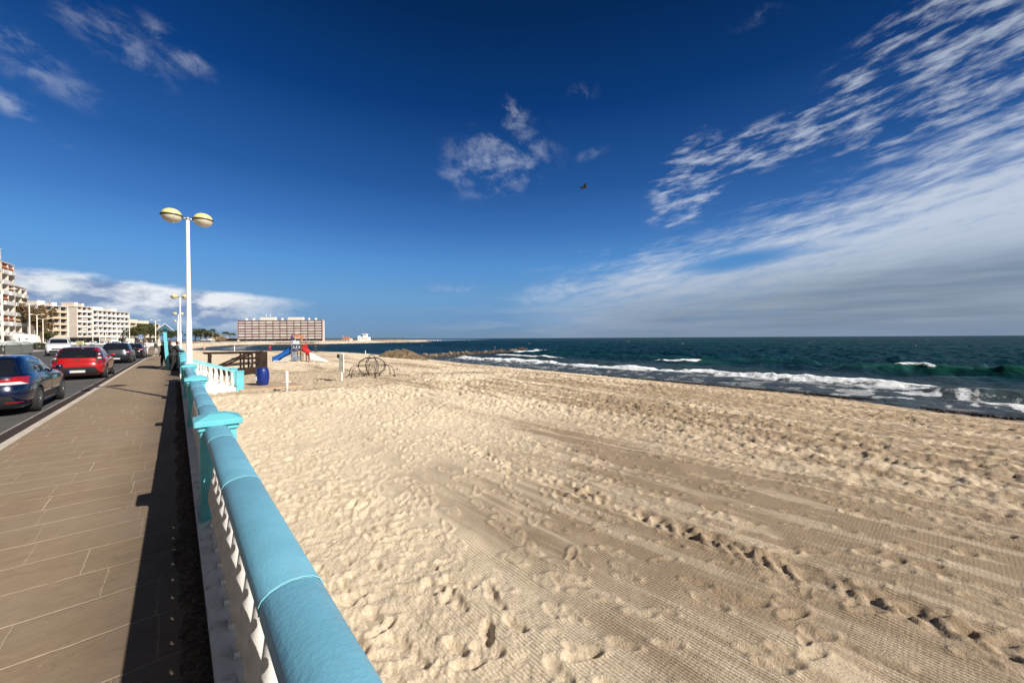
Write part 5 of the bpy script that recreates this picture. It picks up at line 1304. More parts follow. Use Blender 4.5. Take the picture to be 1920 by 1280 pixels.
# far left block: stepped balconies, warm colours
x0, y0 = D(-40, 96); x1, y1 = D(2, 104)
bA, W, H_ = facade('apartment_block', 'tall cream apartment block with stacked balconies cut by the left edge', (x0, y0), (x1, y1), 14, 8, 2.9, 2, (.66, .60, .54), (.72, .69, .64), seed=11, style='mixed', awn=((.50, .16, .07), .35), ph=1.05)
x0, y0 = D(3, 106); x1, y1 = D(27, 112)
facade('apartment_block', 'cream apartment block with brick red awnings, second from the left edge', (x0, y0), (x1, y1), 14, 7, 2.9, 2, (.66, .57, .48), (.74, .72, .68), seed=12, style='mixed', awn=((.45, .13, .06), .5), ph=1.05)
x0, y0 = D(27.5, 114); x1, y1 = D(50, 122)
facade('apartment_block', 'stepped cream apartment block with deep dark balconies left of the bare trees', (x0, y0), (x1, y1), 14, 5, 2.95, 2, (.66, .58, .49), (.72, .68, .60), seed=13, style='mixed', ph=1.0, awn=((.6, .45, .25), .3))
x0, y0 = D(70, 196); x1, y1 = D(128, 208)
facade('apartment_block', 'white topped apartment block with orange end balconies behind the bare trees', (x0, y0), (x1, y1), 14, 5, 3.25, 4, (.70, .66, .60), (.62, .46, .30), seed=14, style='full', ph=1.0, slabc=(.6, .5, .4))
x0, y0 = D(127, 222); x1, y1 = D(144, 224)
facade('apartment_block', 'narrow grey and white apartment block between the orange and the peach ones', (x0, y0), (x1, y1), 12, 5, 3.1, 2, (.72, .72, .72), (.55, .54, .56), seed=15, style='full', ph=.95)
x0, y0 = D(144.5, 222); x1, y1 = D(174, 230)
facade('apartment_block', 'peach coloured apartment block with white rounded balconies, next to the striped one', (x0, y0), (x1, y1), 13, 6, 3.0, 3, (.70, .61, .53), (.76, .75, .72), seed=16, style='mixed', awn=((.6, .5, .4), .2), ph=1.0)
x0, y0 = D(174.5, 232); x1, y1 = D(243, 256)
facade('apartment_block', 'long apartment block with white bulging balconies and dark recesses, tallest in the middle row', (x0, y0), (x1, y1), 13, 5, 3.25, 8, (.66, .62, .57), (.74, .74, .73), seed=17, style='mixed', ph=1.15, dark=(.07, .06, .06))
x0, y0 = D(243.5, 262); x1, y1 = D(300, 290)
facade('apartment_block', 'low cream apartment block half hidden by the dark trees', (x0, y0), (x1, y1), 13, 3, 3.3, 5, (.68, .60, .46), (.70, .64, .52), seed=18, style='full', ph=1.0)
# the big striped hotel on its quay
xa, ya = D(447, 383); xb, yb = D(605, 383)
ho, W, H_ = facade('striped_apartments', 'long eight storey building with pink and white balcony bands standing on the quay', (xa, ya), (xb, yb), 4, 7, 2.62, 12, (.66, .62, .58), (.72, .62, .59), z0=-0.55, seed=21, ph=1.62, style='full', dark=(.10, .045, .035), group='buildings on the headland', cat='hotel', top=False)
md = mat('divider_brown', (.13, .05, .04), .8)
bw = (W - .7) / 12
for k in range(13):
    b = MB(); b.box(.36 + k * bw - .22, .36 + k * bw + .22, -.65, 1.3, 2.7, H_ - .2); b.build('divider', md, ho)
b = MB(); b.box(-.3, W + .3, -.8, 4, H_ - .2, H_ + .15); b.box(-.5, 0, -.8, 1.3, 0, H_ - .2); b.box(W, W + .5, -.8, 1.3, 0, H_ - .2); b.build('roof', mat('hotel_roof', (.45, .34, .30), .8), ho)
for u0, u1, hh in ((.25, .43, 3.2), (.58, .76, 3.0)): b = MB(); b.box(W * u0, W * u1, 1, 4, H_ + .15, H_ + hh); b.build('roof_house', mat('hotel_white', (.80, .78, .72), .8), ho)
for k, xx in enumerate((.085, .17, .51, .83, .91)): b = MB(); b.box(W * xx - .6, W * xx + .6, 1, 3, H_ + .15, H_ + 2.2); b.build('chimney', mat('hotel_white', (0, 0, 0)), ho)
for xx in (.30, .345): b = MB(); b.tube([(W * xx, 5, H_ + 3), (W * xx, 5, H_ + 7)], .12, 5); b.box(W * xx - .5, W * xx + .5, 4.9, 5.1, H_ + 4.6, H_ + 5.6); b.build('antenna', M_WPAINT, ho)
for ch in ho.children:     # every second storey's band a touch whiter or pinker
    if ch.name.startswith('balcony'):
        q_ = int(ch.location.z * 7 + ch.location.x * 3) % 5
        if q_ in (0, 2):
            ch.data = ch.data.copy(); ch.data.materials[0] = mat('band_%d' % q_, [(.80, .77, .72), 0, (.66, .50, .47)][q_], .8)
b = MB(); b.box(-20, W + 2, -21, 14, -2.6, -.02); o = b.build('quay', mat('quay_stone', (.26, .215, .16), .95, 0, .25, .3, .05, 2)); o.location = (xa, ya, -0.55); o.rotation_euler = (0, 0, math.atan2(yb - ya, xb - xa)); tag(o, kind='structure')
b = MB(); b.box(-16, W * .75, -21.6, -21.1, -.3, .35); b.box(-16, W + 1.5, -3.2, -2.9, -.02, .75)
o = b.build('quay_wall', mat('quay_white', (.75, .73, .70), .8)); o.location = (xa, ya, -0.55); o.rotation_euler = (0, 0, math.atan2(yb - ya, xb - xa)); tag(o, 'low white wall on the quay in front of the striped building', 'wall')
# low headland with its two houses
def headland():
    P0 = np.array(D(600, 470)); P1 = np.array(D(812, 500)); n = 160; m_ = 24
    vs = np.zeros((n, m_, 3))
    d = (P1 - P0); L = np.linalg.norm(d); d /= L; nrm = np.array([-d[1], d[0]])
    for i in range(n):
        t = i / (n - 1); w_ = 26 * (1 - t) ** .6 + 3
        for j in range(m_):
            v = j / (m_ - 1); p = P0 + d * (t * L) + nrm * (v * 2 - 1) * w_
            prof = min(1, (min(v, 1 - v) * 2) * 3.0)
            h = (1.7 + 1.6 * math.exp(-((t - .62) / .2) ** 2)) * (1 - t ** 6)
            vs[i, j] = (p[0], p[1], SEA - .5 + prof * (h + .3) + 0.0)
    vs[..., 2] += (fbm(vs[..., 0] * .12, vs[..., 1] * .12, 5, 3) - .5) * 1.6 * (vs[..., 2] > SEA)
    o = grid_mesh('headland', vs, np.ones((n - 1, m_ - 1), bool), mat('headland_rock', (.34, .27, .20), .95, 0, .3, .08, .1, 1, .2, (.10, .09, .05), .7), smooth=False)
    tag(o, kind='structure')
headland()
x, y = D(649, 468)
hs_ = empty('house', (x, y, -1.55), R(-41.2), 'small cream house with a red roof on the low headland', 'house', 'buildings on the headland')
b = MB(); b.box(-5.2, 3.6, 0, 7, 0, 3.6); b.box(3.6, 5.4, 0, 6, 0, 3.9); b.build('wall', mat('house_cream', (.58, .46, .36), .9), hs_)
b = MB(); b.add([(-5.5, -.4, 3.6), (3.8, -.4, 3.6), (3.8, 7.4, 3.6), (-5.5, 7.4, 3.6), (-3.5, 3.5, 6.6), (0.8, 3.5, 6.6)], [(0, 1, 5, 4), (2, 3, 4, 5), (1, 2, 5), (3, 0, 4), (3, 2, 1, 0)]); r_ = b.build('roof', mat('red_tiles', (.36, .13, .09), .85), hs_)
b = MB(); b.box(-4.6, -4.0, 2, 2.6, 4.6, 7.2); b.build('chimney', mat('house_cream', (0, 0, 0)), r_)
for k, xx in enumerate((-4.2, -1.2, 1.8)): b = MB(); b.box(xx, xx + 1.3, -.06, -.01, .1, 2.4); b.build(('window', 'door', 'window')[k], M_WIN, hs_)
x, y = D(681, 478)
ht = empty('white_building', (x, y, -1.5), R(-41.2), 'small white building with a flat topped tower on the low headland', 'house', 'buildings on the headland')
mw = mat('lime_white', (.82, .80, .76), .85)
b = MB(); b.box(-6.8, 6.2, 0, 8, 0, 5.6); b.box(-6.8, -6.2, 0, 8, 5.6, 7.0); b.box(-8, 8, -1.2, 0, 0, 1.2); b.build('wall', mw, ht)
b = MB(); b.box(-.6, 3.6, 1, 5, 5.6, 9.0); b.box(-1.4, 4.4, .2, 5.8, 9.0, 9.7); b.build('tower', mw, ht)
for xx, z_ in ((-4.6, 3), (-1.5, 3), (1.0, 3), (4.3, 2.2)): b = MB(); b.box(xx, xx + .9, -.06, -.01, z_, z_ + 1.3); b.build('window', M_WIN, ht)
# far hazy coast behind everything on the left of the sea
b = MB(); rg = random.Random(3); poly = [D(410, 1500), D(760, 1900), D(760, 2000), D(410, 1600)]
b.prism(poly, SEA - 1, 6); o = b.build('far_coast', mat('far_coast', (.06, .08, .09), 1)); tag(o, kind='structure')
# =================================================================== TREES
M_BARK = mat('bark', (.15, .11, .08), .95, 0, .3, 2); M_PBARK = mat('palm_bark', (.28, .21, .15), .95, 0, .25, 4)
def leafmat(n, c): return mat(n, c, .7, 0, .45, .9, spec=.2)
L_DK, L_MD, L_BR = leafmat('leaf_dark', (.035, .050, .018)), leafmat('leaf_mid', (.075, .075, .025)), leafmat('leaf_brown', (.13, .085, .040))
def crown_mesh(rg, blobs, n, sz):
    b = MB()
    for i in range(n):
        cx, cy, cz, rx, rz_ = rg.choice(blobs)
        while True:
            u, v, w = rg.uniform(-1, 1), rg.uniform(-1, 1), rg.uniform(-1, 1); q_ = u * u + v * v + w * w
            if q_ < 1 and q_ > .25 * rg.random(): break
        x_, y_, z_ = cx + u * rx, cy + v * rx, cz + w * rz_
        s_ = sz * rg.uniform(.5, 1.3); a = Vector((rg.gauss(0, 1), rg.gauss(0, 1), rg.gauss(0, 1) * .7)).normalized() * s_; c_ = a.orthogonal().normalized() * s_ * rg.uniform(.4, .9)
        p = Vector((x_, y_, z_)); b.add([p - a, p + c_ * .6, p + a, p - c_ * .6], [(0, 1, 2, 3)])
    return b
def tree(px, d, h, w, label, m_=None, seed=1, z0=-0.12, bare=False):
    rg = random.Random(seed); x, y = D(px, d); e = empty('tree', (x, y, z0), 0, label, 'tree', 'trees of the seafront')
    b = MB(); b.tube([(0, 0, 0), (.1, .05, h * .25), (0, .1, h * .5), (.1, 0, h * .8)], [.035 * h, .028 * h, .02 * h, .006 * h], 8)
    for k in range(9):
        a = rg.uniform(0, 6.28); z_ = h * rg.uniform(.3, .65); r_ = w * rg.uniform(.25, .45); b.tube([(0, 0, z_), (r_ * .5 * math.cos(a), r_ * .5 * math.sin(a), z_ + h * .12), (r_ * math.cos(a), r_ * math.sin(a), z_ + h * rg.uniform(.15, .3))], [.014 * h, .009 * h, .003 * h], 6)
    b.build('trunk', M_BARK, e)
    bl = [(rg.gauss(0, w * .22), rg.gauss(0, w * .22), h * rg.uniform(.50, .88), w * rg.uniform(.16, .28), h * rg.uniform(.09, .17)) for _ in range(11)]
    crown_mesh(rg, bl, 1500, .022 * h + .12).build('crown', m_ or L_DK, e, fix=False); return e
def palm(px, d, h, label, seed=1, z0=-0.12, fan=False, cr=2.3):
    rg = random.Random(seed); x, y = D(px, d); e = empty('palm_tree', (x, y, z0), 0, label, 'palm', 'palms of the seafront')
    lx = rg.uniform(-.5, .5); b = MB(); b.tube([(0, 0, 0), (lx * .3, 0, h * .4), (lx, 0, h)], [.26, .2, .17], 8); b.build('trunk', M_PBARK, e)
    b = MB()
    for k in range(34):
        a = rg.uniform(0, 6.28); up = rg.uniform(-.5, 1.1); L = cr * rg.uniform(.8, 1.1); p = Vector((lx, 0, h)); dr = Vector((math.cos(a), math.sin(a), up)).normalized()
        sd_ = Vector((-math.sin(a), math.cos(a), 0)); prev = None
        for i in range(6):
            t = i / 5; q_ = p + dr * L * t + Vector((0, 0, -L * .55 * t * t)); w_ = cr * .16 * math.sin(PI * min(1, t * .9 + .1)) + .02
            cur = [q_ + sd_ * w_ + Vector((0, 0, -w_ * .6)), q_ + Vector((0, 0, .02)), q_ - sd_ * w_ + Vector((0, 0, -w_ * .6))]
            if prev: b.add([*prev, *cur], [(0, 1, 4, 3), (1, 2, 5, 4)])
            prev = cur
    b.build('crown', L_MD if seed % 2 else L_DK, e, fix=False); return e
T = [(60, 118, 14, 4.5, L_BR), (69, 122, 13.5, 5, L_BR), (77, 140, 12.5, 5, L_BR), (84, 150, 10, 4.5, L_BR), (88, 135, 6, 4, L_MD)]
TL = ['brown leafed tree directly right of the stepped cream block', 'second brown tree in front of the white topped block', 'third brown tree in front of the white topped block', 'fourth brown tree in front of the orange balconies', 'low green tree left of the white moving car']
for i, ((px, d, h, w, m_), l) in enumerate(zip(T, TL)): tree(px, d, h, w, l, m_, 30 + i)
T = [(253, 170, 7, 6, L_DK), (261, 165, 9, 6.5, L_MD), (271, 175, 10.5, 7, L_DK), (281, 180, 9.5, 7, L_DK), (294, 185, 8.0, 7, L_MD), (332, 190, 7.5, 6, L_MD), (321, 185, 7, 6, L_DK)]
TL = ['leftmost dark tree in front of the low cream block', 'tall olive tree behind the blue crossing sign', 'dark round tree right of the blue crossing sign', 'dark tree left of the tall mast in front of the cream block', 'olive tree just left of the gabled notice board', 'olive tree right of the gabled notice board, by the lamp posts', 'low dark tree right behind the gabled notice board']
for i, ((px, d, h, w, m_), l) in enumerate(zip(T, TL)): tree(px, d, h, w, l, m_, 50 + i)
T = [(366, 400, 15, 16, L_DK), (376, 410, 17, 16, L_DK), (386, 400, 14, 15, L_MD), (394, 405, 13, 14, L_DK), (404, 410, 11, 13, L_MD), (418, 420, 7, 12, L_DK), (432, 425, 5, 12, L_DK)]
TL = ['far dark tree directly right of the lamp pole', 'tallest far dark tree across the bay', 'far olive tree right of the tallest one across the bay', 'far dark tree in the middle of the grove across the bay', 'far olive tree at the right end of the grove across the bay', 'low far dark tree left of the two umbrella shaped palms', 'lowest far dark shrub left of the striped building']
for i, ((px, d, h, w, m_), l) in enumerate(zip(T, TL)): tree(px, d, h, w, l, m_, 70 + i, z0=-1.2)
for i, (px, d, h, l) in enumerate(((372, 395, 12.5, 'far palm at the left of the grove across the bay'), (381, 392, 13.5, 'far tall palm in the grove across the bay'), (390, 396, 12.0, 'far palm in the middle of the grove across the bay'), (399, 400, 13.5, 'far palm on the right of the grove across the bay'),
                                   (422, 420, 11.0, 'left one of two close palms left of the striped building'), (426, 420, 11.0, 'right one of two close palms left of the striped building'), (435.5, 410, 9.6, 'lone palm nearest the striped building'))):
    palm(px, d, h, l, i + 3, z0=-1.2, cr=3.4 if px > 410 else 3.6)
# bare trunks and masts at left
rg = random.Random(8)
# =================================================================== STREET FURNITURE FAR AWAY
def mast(px, d, top_py, label, twin=True):
    x, y = D(px, d); h = CH + (hz_(px) - top_py) / F * d; e = empty('street_mast', (x, y, -.1), 0, label, 'lamp post', 'white lamp posts along the road'); h += .1
    b = MB(); b.lathe([(.14, 0), (.12, .5), (.075, h)], 10); b.build('pole', mat('cream_pole', (.70, .66, .56), .6), e)
    b = MB(); b.tube([(-.8, 0, h + .1), (0, 0, h - .05), (.8, 0, h + .1)], .05, 6)
    if twin:
        for s in (-1, 1): b.ball((s * .95, 0, h + .1), .34, .22, .12, 10, 6)
    b.build('arm', mat('cream_pole', (0, 0, 0)), e)
for a in ((5, 50, 542, 'tall cream lamp post nearest the left edge of the view'), (56, 72, 569, 'tall cream lamp post in front of the brown trees'), (70, 95, 590, 'cream lamp post among the brown trees, between two others'), (81, 110, 598, 'shorter cream lamp post right of the brown trees'),
          (174, 160, 615, 'slim white lamp post above the rear lamp of the red hatchback'), (187, 150, 622, 'slim short lamp post left of the middle of the long block'), (198, 165, 618, 'slim white lamp post at the middle of the long block'), (221, 150, 614, 'slim twin lamp post above the graphite grey car'), (243, 130, 605, 'white lamp post at the right corner of the long block'), (292, 120, 601, 'tall white mast with cross arms left of the gabled notice board')):
    mast(*a)
# crossing sign
x, y = D(264.5, 62)
e = empty('crossing_sign', (x, y, -.1), R(-45), 'blue square pedestrian crossing sign with a white triangle on a pole', 'road sign')
b = MB(); b.lathe([(.04, 0), (.04, 2.75)], 10); b.build('pole', M_STEEL, e)
b = MB(); b.box(-.45, .45, -.06, -.042, 1.92, 2.72); p = b.build('plate', mat('sign_blue', (.16, .30, .62), .4), e)
Mp = Matrix(((1, 0, 0, 0), (0, 0, 1, 0), (0, 1, 0, 0), (0, 0, 0, 1)))
b = MB(); b.prism([(-.36, 2.0), (.36, 2.0), (0, 2.64)], -.068, -.062, Mp); t_ = b.build('triangle', mat('sign_white', (.8, .8, .8), .5), p)
b = MB(); b.ball((0.02, -.075, 2.42), .035, .008, .035, 8, 6); b.tube([(0, -.075, 2.38), (0, -.075, 2.22), (-.10, -.075, 2.05)], .018, 4); b.tube([(0, -.075, 2.22), (.10, -.075, 2.05)], .018, 4); b.tube([(-.09, -.075, 2.28), (0, -.075, 2.36), (.09, -.075, 2.28)], .014, 4); b.build('walking_figure', M_BLACK, p)
# yellow board, low buildings, tent, railings, walls around the street
x, y = D(150, 70); b = MB(); b.box(-.7, .7, -.08, .08, 1.0, 1.62); b.tube([(-.5, 0, -.1), (-.5, 0, 1.0)], .03, 6); b.tube([(.5, 0, -.1), (.5, 0, 1.0)], .03, 6)
o = b.build('yellow_board', mat('pale_yellow', (.70, .66, .36), .6)); o.location = (x, y, 0); o.rotation_euler = (0, 0, R(-48)); tag(o, 'small pale yellow board on posts seen above the red hatchback', 'sign')
x, y = D(46, 78); e = empty('white_tent', (x, y, -.1), R(-50), 'white canvas tent across the road behind the waste containers', 'tent')
b = MB(); pr = [(1.7 * math.cos(a), 1.3 + 1.9 * math.sin(a)) for a in np.linspace(0, PI, 12)]; pr = [(1.7, 0)] + pr + [(-1.7, 0)]; n = len(pr)
b.add([(xx, yy, zz) for yy in (-1.5, 1.5) for xx, zz in pr], [tuple(range(n)), tuple(range(2 * n - 1, n - 1, -1))] + [(i, i + 1, n + i + 1, n + i) for i in range(n - 1)], True); b.build('canvas', mat('canvas', (.80, .78, .70), .8, 0, .06, 3), e)
b = MB(); b.box(-.5, .5, -1.53, -1.505, 0, 2.0); b.build('flap', mat('canvas_shade', (.45, .42, .38), .8), e)
for k, (px, d, w_, h_, c_, l) in enumerate(((70, 72, 6, 1.25, (.05, .10, .05), 'dark green hedge and planter right of the white tent'), (89, 76, 3.6, 1.1, (.50, .30, .22), 'pinkish low barrier left of the white moving car'))):
    x, y = D(px, d); b = MB()
    if k == 0: b.box(-w_ / 2, w_ / 2, -.5, .5, -.1, .55); b2 = crown_mesh(random.Random(3), [(t, 0, .95, .9, .5) for t in (-2.4, -1.2, 0, 1.2, 2.4)], 900, .14); b.v += []; o = b.build('planter', mat('planter_dark', (.06, .06, .06), .8)); f_ = b2.build('hedge', L_DK, o, fix=False)
    else:
        b.box(-w_ / 2, w_ / 2, -.05, .05, .25, .45); b.box(-w_ / 2, w_ / 2, -.05, .05, .65, .9)
        for t in (-1.7, 0, 1.7): b.box(t - .05, t + .05, -.04, .04, -.1, 1.0)
        o = b.build('barrier', mat('barrier_pink', c_, .8))
    o.location = (x, y, 0); o.rotation_euler = (0, 0, R(-50)); tag(o, l, 'planter' if k == 0 else 'barrier')
def wallseg(pa, pb, h, th, name, m_, label, cat, z0=-.1):
    W = math.hypot(pb[0] - pa[0], pb[1] - pa[1]); b = MB(); b.box(0, W, 0, th, 0, h)
    o = b.build(name, m_); o.location = (pa[0], pa[1], z0); o.rotation_euler = (0, 0, math.atan2(pb[1] - pa[1], pb[0] - pa[0])); tag(o, label, cat); return o
wallseg(D(276, 118), D(338, 124), 1.0, .3, 'white_wall', mat('wall_whitewash', (.78, .75, .70), .85), 'long white wall behind the person in grey trousers', 'wall')
def grille(px0, px1, d, h, label):
    pa, pb = D(px0, d), D(px1, d); W = math.hypot(pb[0] - pa[0], pb[1] - pa[1]); e = empty('metal_fence', (pa[0], pa[1], -.05), math.atan2(pb[1] - pa[1], pb[0] - pa[0]), label, 'fence')
    b = MB(); b.tube([(0, 0, h), (W, 0, h)], .03, 5); b.tube([(0, 0, .1), (W, 0, .1)], .03, 5)
    for i in range(int(W / .14)): b.tube([(i * .14, 0, .1), (i * .14, 0, h)], .012, 4)
    b.build('bars', mat('fence_grey', (.16, .17, .18), .5, .3), e)
    for i in range(int(W / 2.5) + 1): b = MB(); b.box(i * 2.5 - .05, i * 2.5 + .05, -.05, .05, 0, h + .05); b.build('post', mat('fence_grey', (0, 0, 0)), e)
grille(277, 308, 70, 1.25, 'grey metal fence behind the person in grey trousers')
# shaded promenade walls / kiosks on the far side, at the foot of the long blocks
for k, (px, d, w_, h_, c_, l) in enumerate(((160, 170, 16, 3.2, (.34, .30, .26), 'low brownish kiosk at the foot of the peach block'), (215, 190, 13, 3.0, (.62, .52, .44), 'low pinkish kiosk at the foot of the long block'), (186, 185, 10, 2.6, (.72, .70, .66), 'low white kiosk between the brownish and the pinkish one'))):
    x, y = D(px, d); e = empty('kiosk', (x, y, -.12), R(-48), l, 'kiosk', 'kiosks at the foot of the apartment blocks')
    b = MB(); b.box(-w_ / 2, w_ / 2, 0, 4, 0, h_); b.build('wall', mat('kiosk_%d' % k, c_, .85, 0, .15, .5), e)
    b = MB(); b.box(-w_ / 2 - .4, w_ / 2 + .4, -1.2, 4.3, h_ + .01, h_ + .25); b.build('roof', mat('kiosk_roof', (.6, .58, .55), .8), e)
    for i in range(4): b = MB(); xx = -w_ / 2 + w_ * (i + .5) / 4; b.box(xx - w_ * .09, xx + w_ * .09, -.06, -.01, .4, h_ - .5); b.build('window', M_WIN, e)
x, y = D(404, 432)
e = empty('villa', (x, y, -1.2), R(-41), 'small ochre house among the trees across the bay', 'house', 'buildings across the bay')
b = MB(); b.box(-6, 9, 0, 8, 0, 6.0); b.box(-6, 2, 0, 8, 6.0, 8); b.build('wall', mat('villa_ochre', (.55, .45, .30), .9), e)
b = MB(); b.add([(-6.4, -.4, 8), (2.4, -.4, 8), (2.4, 8.4, 8), (-6.4, 8.4, 8), (-2, 4, 10)], [(0, 1, 4), (1, 2, 4), (2, 3, 4), (3, 0, 4), (3, 2, 1, 0)]); b.build('roof', mat('villa_roof', (.5, .36, .26), .9), e)
for xx in (-4, 0, 5): b = MB(); b.box(xx, xx + 1.4, -.06, -.01, 1.5, 3.2); b.build('window', M_WIN, e)
for k, (px, w_, h_, c_, l) in enumerate(((426, 24, 2.8, (.42, .27, .20), 'low brown roofed beach bar across the bay, below the two close palms'), (387, 10, 2.6, (.50, .62, .72), 'small pale blue hut on the beach across the bay'))):
    x, y = D(px, 398); e = empty('beach_bar', (x, y, -1.3), R(-41), l, 'beach bar', 'buildings across the bay')
    b = MB(); b.box(-w_ / 2, w_ / 2, 0, 5, 0, h_); b.build('wall', mat('bar_%d' % k, c_, .9, 0, .2, .4), e)
    b = MB(); b.add([(-w_ / 2 - 1, -1.5, h_ + .01), (w_ / 2 + 1, -1.5, h_ + .01), (w_ / 2 + 1, 6, h_ + .01), (-w_ / 2 - 1, 6, h_ + .01), (-w_ / 2 + 2, 2.5, h_ + 1.6), (w_ / 2 - 2, 2.5, h_ + 1.6)], [(0, 1, 5, 4), (1, 2, 5), (2, 3, 4, 5), (3, 0, 4), (3, 2, 1, 0)]); b.build('roof', mat('bar_roof_%d' % k, ((.22, .12, .08), (.7, .7, .68))[k], .9), e)
wallseg(D(348, 372), D(440, 392), .8, .4, 'beach_wall', mat('wall_whitewash', (0, 0, 0)), 'low white sea wall behind the far beach', 'wall', z0=-1.3)
# =================================================================== PEOPLE
def capsule_person(name, loc, rz, label, joints, cloth, skin=(0.45, 0.28, 0.20), vox=0.02):
    """body grown as one surface from tapering limbs (remeshed); clothes are looser shells over it"""
    e = empty(name, loc, rz, label, 'person', None)
    def shell(nm, segs, m_, v):
        b = MB()
        for a, c, ra, rc in segs:
            a, c = Vector(a), Vector(c); n = 4
            b.tube([a.lerp(c, i / n) for i in range(n + 1)], [ra + (rc - ra) * i / n for i in range(n + 1)], 10)
            b.ball(a, ra, n=10, m=8); b.ball(c, rc, n=10, m=8)
        o = b.build(nm, m_, e); md = o.modifiers.new('Remesh', 'REMESH'); md.mode = 'VOXEL'; md.voxel_size = v; md.use_smooth_shade = True
        s_ = o.modifiers.new('Smooth', 'SMOOTH'); s_.iterations = 3; return o
    shell('body', joints, mat('skin_%s' % str(skin[0]), skin, .6), vox)
    for nm, segs, c_ in cloth: shell(nm, segs, mat('cloth_%.3f_%.3f_%.3f' % c_, c_, .85, 0, .15, 6), vox)
    return e
def standing(h=1.65, lean=0.0, stride=0.08, arm='down', shc=.19):
    k = h / 1.7; V = lambda x, y, z: (x * k, (y + lean * max(0, z - .9)) * k, z * k)
    hip = .09; J = {}
    J['hipL'], J['hipR'] = V(-hip, 0, .92), V(hip, 0, .92); J['knL'], J['knR'] = V(-.10, .03 + stride * .6, .50), V(.10, .03 - stride * .4, .50)
    J['anL'], J['anR'] = V(-.11, stride, .08), V(.11, -stride, .08); J['toL'], J['toR'] = V(-.12, stride + .16, .035), V(.12, -stride + .16, .035)
    J['wa'], J['ch'], J['nk'], J['hd'] = V(0, 0, 1.08), V(0, .0, 1.32), V(0, .01, 1.47), V(0, .03, 1.60)
    J['shL'], J['shR'] = V(-shc, 0, 1.40), V(shc, 0, 1.40)
    if arm == 'down': J['elL'], J['elR'], J['haL'], J['haR'] = V(-.25, -.02, 1.12), V(.25, -.02, 1.12), V(-.25, .08, .86), V(.25, .08, .86)
    elif arm == 'lean': J['elL'], J['elR'], J['haL'], J['haR'] = V(-.22, .22, 1.16), V(.22, .22, 1.16), V(-.08, .42, 1.10), V(.10, .42, 1.10)
    else: J['elL'], J['elR'], J['haL'], J['haR'] = V(-.26, .02, 1.14), V(.26, .02, 1.14), V(-.12, .20, 1.18), V(.12, .20, 1.18)
    r = lambda a: a * k
    segs = [(J['hipL'], J['knL'], r(.085), r(.055)), (J['hipR'], J['knR'], r(.085), r(.055)), (J['knL'], J['anL'], r(.055), r(.036)), (J['knR'], J['anR'], r(.055), r(.036)), (J['anL'], J['toL'], r(.04), r(.03)), (J['anR'], J['toR'], r(.04), r(.03)),
            (J['hipL'], J['hipR'], r(.10), r(.10)), (J['wa'], J['ch'], r(.12), r(.135)), (J['hipL'], J['wa'], r(.1), r(.12)), (J['hipR'], J['wa'], r(.1), r(.12)), (J['shL'], J['shR'], r(.065), r(.065)), (J['ch'], J['nk'], r(.12), r(.055)), (J['nk'], J['hd'], r(.05), r(.085)),
            (J['hd'], tuple(Vector(J['hd']) + Vector((0, .012, .03)) * k), r(.088), r(.088)), (tuple(Vector(J['hd']) + Vector((0, .09, -.01)) * k), tuple(Vector(J['hd']) + Vector((0, .105, -.02)) * k), r(.016), r(.014)),
            (J['shL'], J['elL'], r(.05), r(.036)), (J['shR'], J['elR'], r(.05), r(.036)), (J['elL'], J['haL'], r(.036), r(.025)), (J['elR'], J['haR'], r(.036), r(.025))]
    for s in 'LR':     # palm, four fingers and a thumb
        hd = Vector(J['ha' + s]); dr = (hd - Vector(J['el' + s])).normalized(); sd_ = dr.orthogonal().normalized()
        segs.append((tuple(hd), tuple(hd + dr * .07 * k), r(.03), r(.032)))
        for i, L in enumerate((.065, .075, .07, .055)):
            p0 = hd + dr * .08 * k + sd_ * (i - 1.5) * .020 * k; segs.append((tuple(p0), tuple(p0 + dr * L * k), r(.009), r(.008)))
        p0 = hd + dr * .03 * k - sd_ * .03 * k; segs.append((tuple(p0), tuple(p0 + dr * .045 * k - sd_ * .03 * k), r(.011), r(.009)))
    return J, segs, k
def dress(J, k, top, trs, shoe, hair, coat=0.0, hairlong=False, topext=0):
    r = lambda a: a * k; hd = Vector(J['hd'])
    T_ = [(J['shL'], J['shR'], r(.085 + coat), r(.085 + coat)), (J['ch'], J['wa'], r(.155 + coat), r(.145 + coat)), (J['hipL'], J['hipR'], r(.12 + coat), r(.12 + coat)), (J['wa'], tuple((Vector(J['hipL']) + Vector(J['hipR'])) / 2 - Vector((0, 0, topext * k))), r(.14 + coat), r(.13 + coat)),
          (J['shL'], J['elL'], r(.065 + coat), r(.055 + coat)), (J['shR'], J['elR'], r(.065 + coat), r(.055 + coat)), (J['elL'], J['haL'], r(.052 + coat), r(.04 + coat)), (J['elR'], J['haR'], r(.052 + coat), r(.04 + coat))]
    P_ = [(J['hipL'], J['knL'], r(.105), r(.078)), (J['hipR'], J['knR'], r(.105), r(.078)), (J['knL'], J['anL'], r(.076), r(.062)), (J['knR'], J['anR'], r(.076), r(.062)), (J['hipL'], J['hipR'], r(.11), r(.11))]
    S_ = [(J['anL'], J['toL'], r(.055), r(.042)), (J['anR'], J['toR'], r(.055), r(.042))]
    H_ = [(tuple(hd + Vector((0, -.02, .035)) * k), tuple(hd + Vector((0, -.03, .02)) * k), r(.098), r(.095))]
    if hairlong: H_.append((tuple(hd + Vector((0, -.04, 0)) * k), tuple(hd + Vector((0, -.07, -.16)) * k), r(.085), r(.05)))
    return [('top', T_, top), ('trousers', P_, trs), ('shoes', S_, shoe), ('hair', H_, hair)]
GRP = 'people on the promenade'
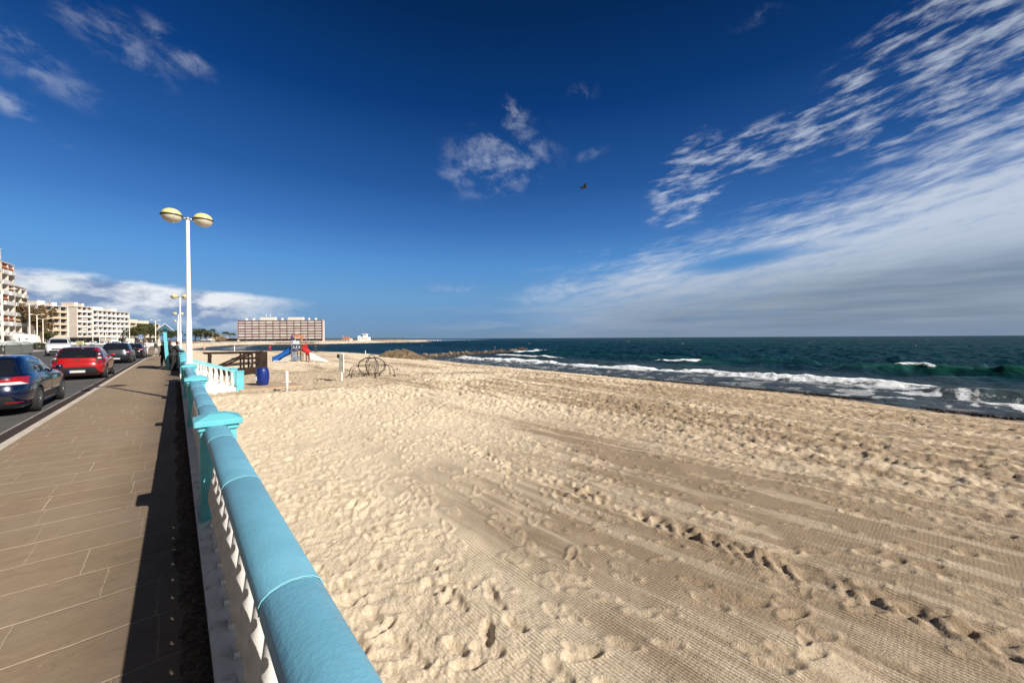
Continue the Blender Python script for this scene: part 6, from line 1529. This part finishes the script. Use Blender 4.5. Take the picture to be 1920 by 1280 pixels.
def person(x, y, z, rz, label, h, top, trs, hair=(.03, .02, .015), shoe=(.03, .03, .03), arm='down', lean=0, stride=.08, coat=0.0, hairlong=False, ext=0.0, grp=GRP, vox=.02):
    J, segs, k = standing(h, lean, stride, arm); e = capsule_person('person', (x, y, z), rz, label, segs, dress(J, k, top, trs, shoe, hair, coat, hairlong, ext), vox=vox); e['group'] = grp; return e, J, k
e, J, k = person(-0.26, 30.1, 0, R(-80), 'person in black with a dark backpack beside the gabled notice board', 1.62, (.018, .022, .020), (.012, .013, .015), arm='fold', coat=.03, hairlong=True, ext=.25, vox=.016)
b = MB(); b.bbox(-.16, .16, -.34, -.16, 1.0, 1.42, .05); b.bbox(-.13, .13, -.40, -.33, 1.02, 1.25, .03); b.build('backpack', mat('pack_green', (.02, .035, .03), .8), e)
person(-0.12, 28.75, 0, R(-90), 'person in dark clothes leaning on the balustrade in front of the notice board', 1.60, (.025, .025, .027), (.014, .014, .017), arm='lean', lean=.28, coat=.02, vox=.016)
person(-0.55, 32.2, 0, R(60), 'person in navy half hidden behind the post of the notice board', 1.60, (.015, .02, .035), (.015, .017, .025), coat=.02)
x, y = D(292, 46); person(x, y, 0, R(-130), 'person in a dark green top and grey trousers standing in the walkway', 1.50, (.035, .045, .035), (.38, .37, .36), stride=.04)
x, y = D(275.5, 46); person(x, y, 0, R(150), 'person in white walking at the kerb beside the black hatchback', 1.62, (.62, .58, .60), (.60, .58, .58), hair=(.20, .13, .08), stride=.18)
x, y = D(267, 49); person(x, y, 0, R(140), 'person in brown partly hidden behind the black hatchback', 1.68, (.14, .09, .07), (.05, .05, .06), stride=.1)
BG = 'people on the beach'
x, y = U(383, 659.5, -0.7); person(x, y, sand_z(x, y), R(0), 'person in a faded pink top standing on the sand near the lamp pole', 1.15, (.50, .30, .26), (.30, .18, .13), grp=BG)
x, y = U(506, 660.5, -0.68); person(x, y, sand_z(x, y), R(20), 'person in red standing at the sand edge left of the playground', 1.25, (.35, .02, .04), (.20, .03, .05), grp=BG)
x, y = U(519.5, 661, -0.65); person(x, y, sand_z(x, y), R(90), 'person in black crouching at the sand edge between red person and playground', 0.62, (.015, .015, .02), (.015, .015, .02), grp=BG)
x, y = U(591.5, 661, -0.65); person(x, y, sand_z(x, y), R(200), 'dark clothed person standing at the sand edge right of the playground', 1.2, (.02, .025, .035), (.02, .02, .03), grp=BG)
x, y = D(928, 91); person(x, y, SEA + 1.0, R(200), 'tiny dark figure standing near the end of the rock groyne', 1.6, (.03, .03, .04), (.02, .02, .03), grp=BG)
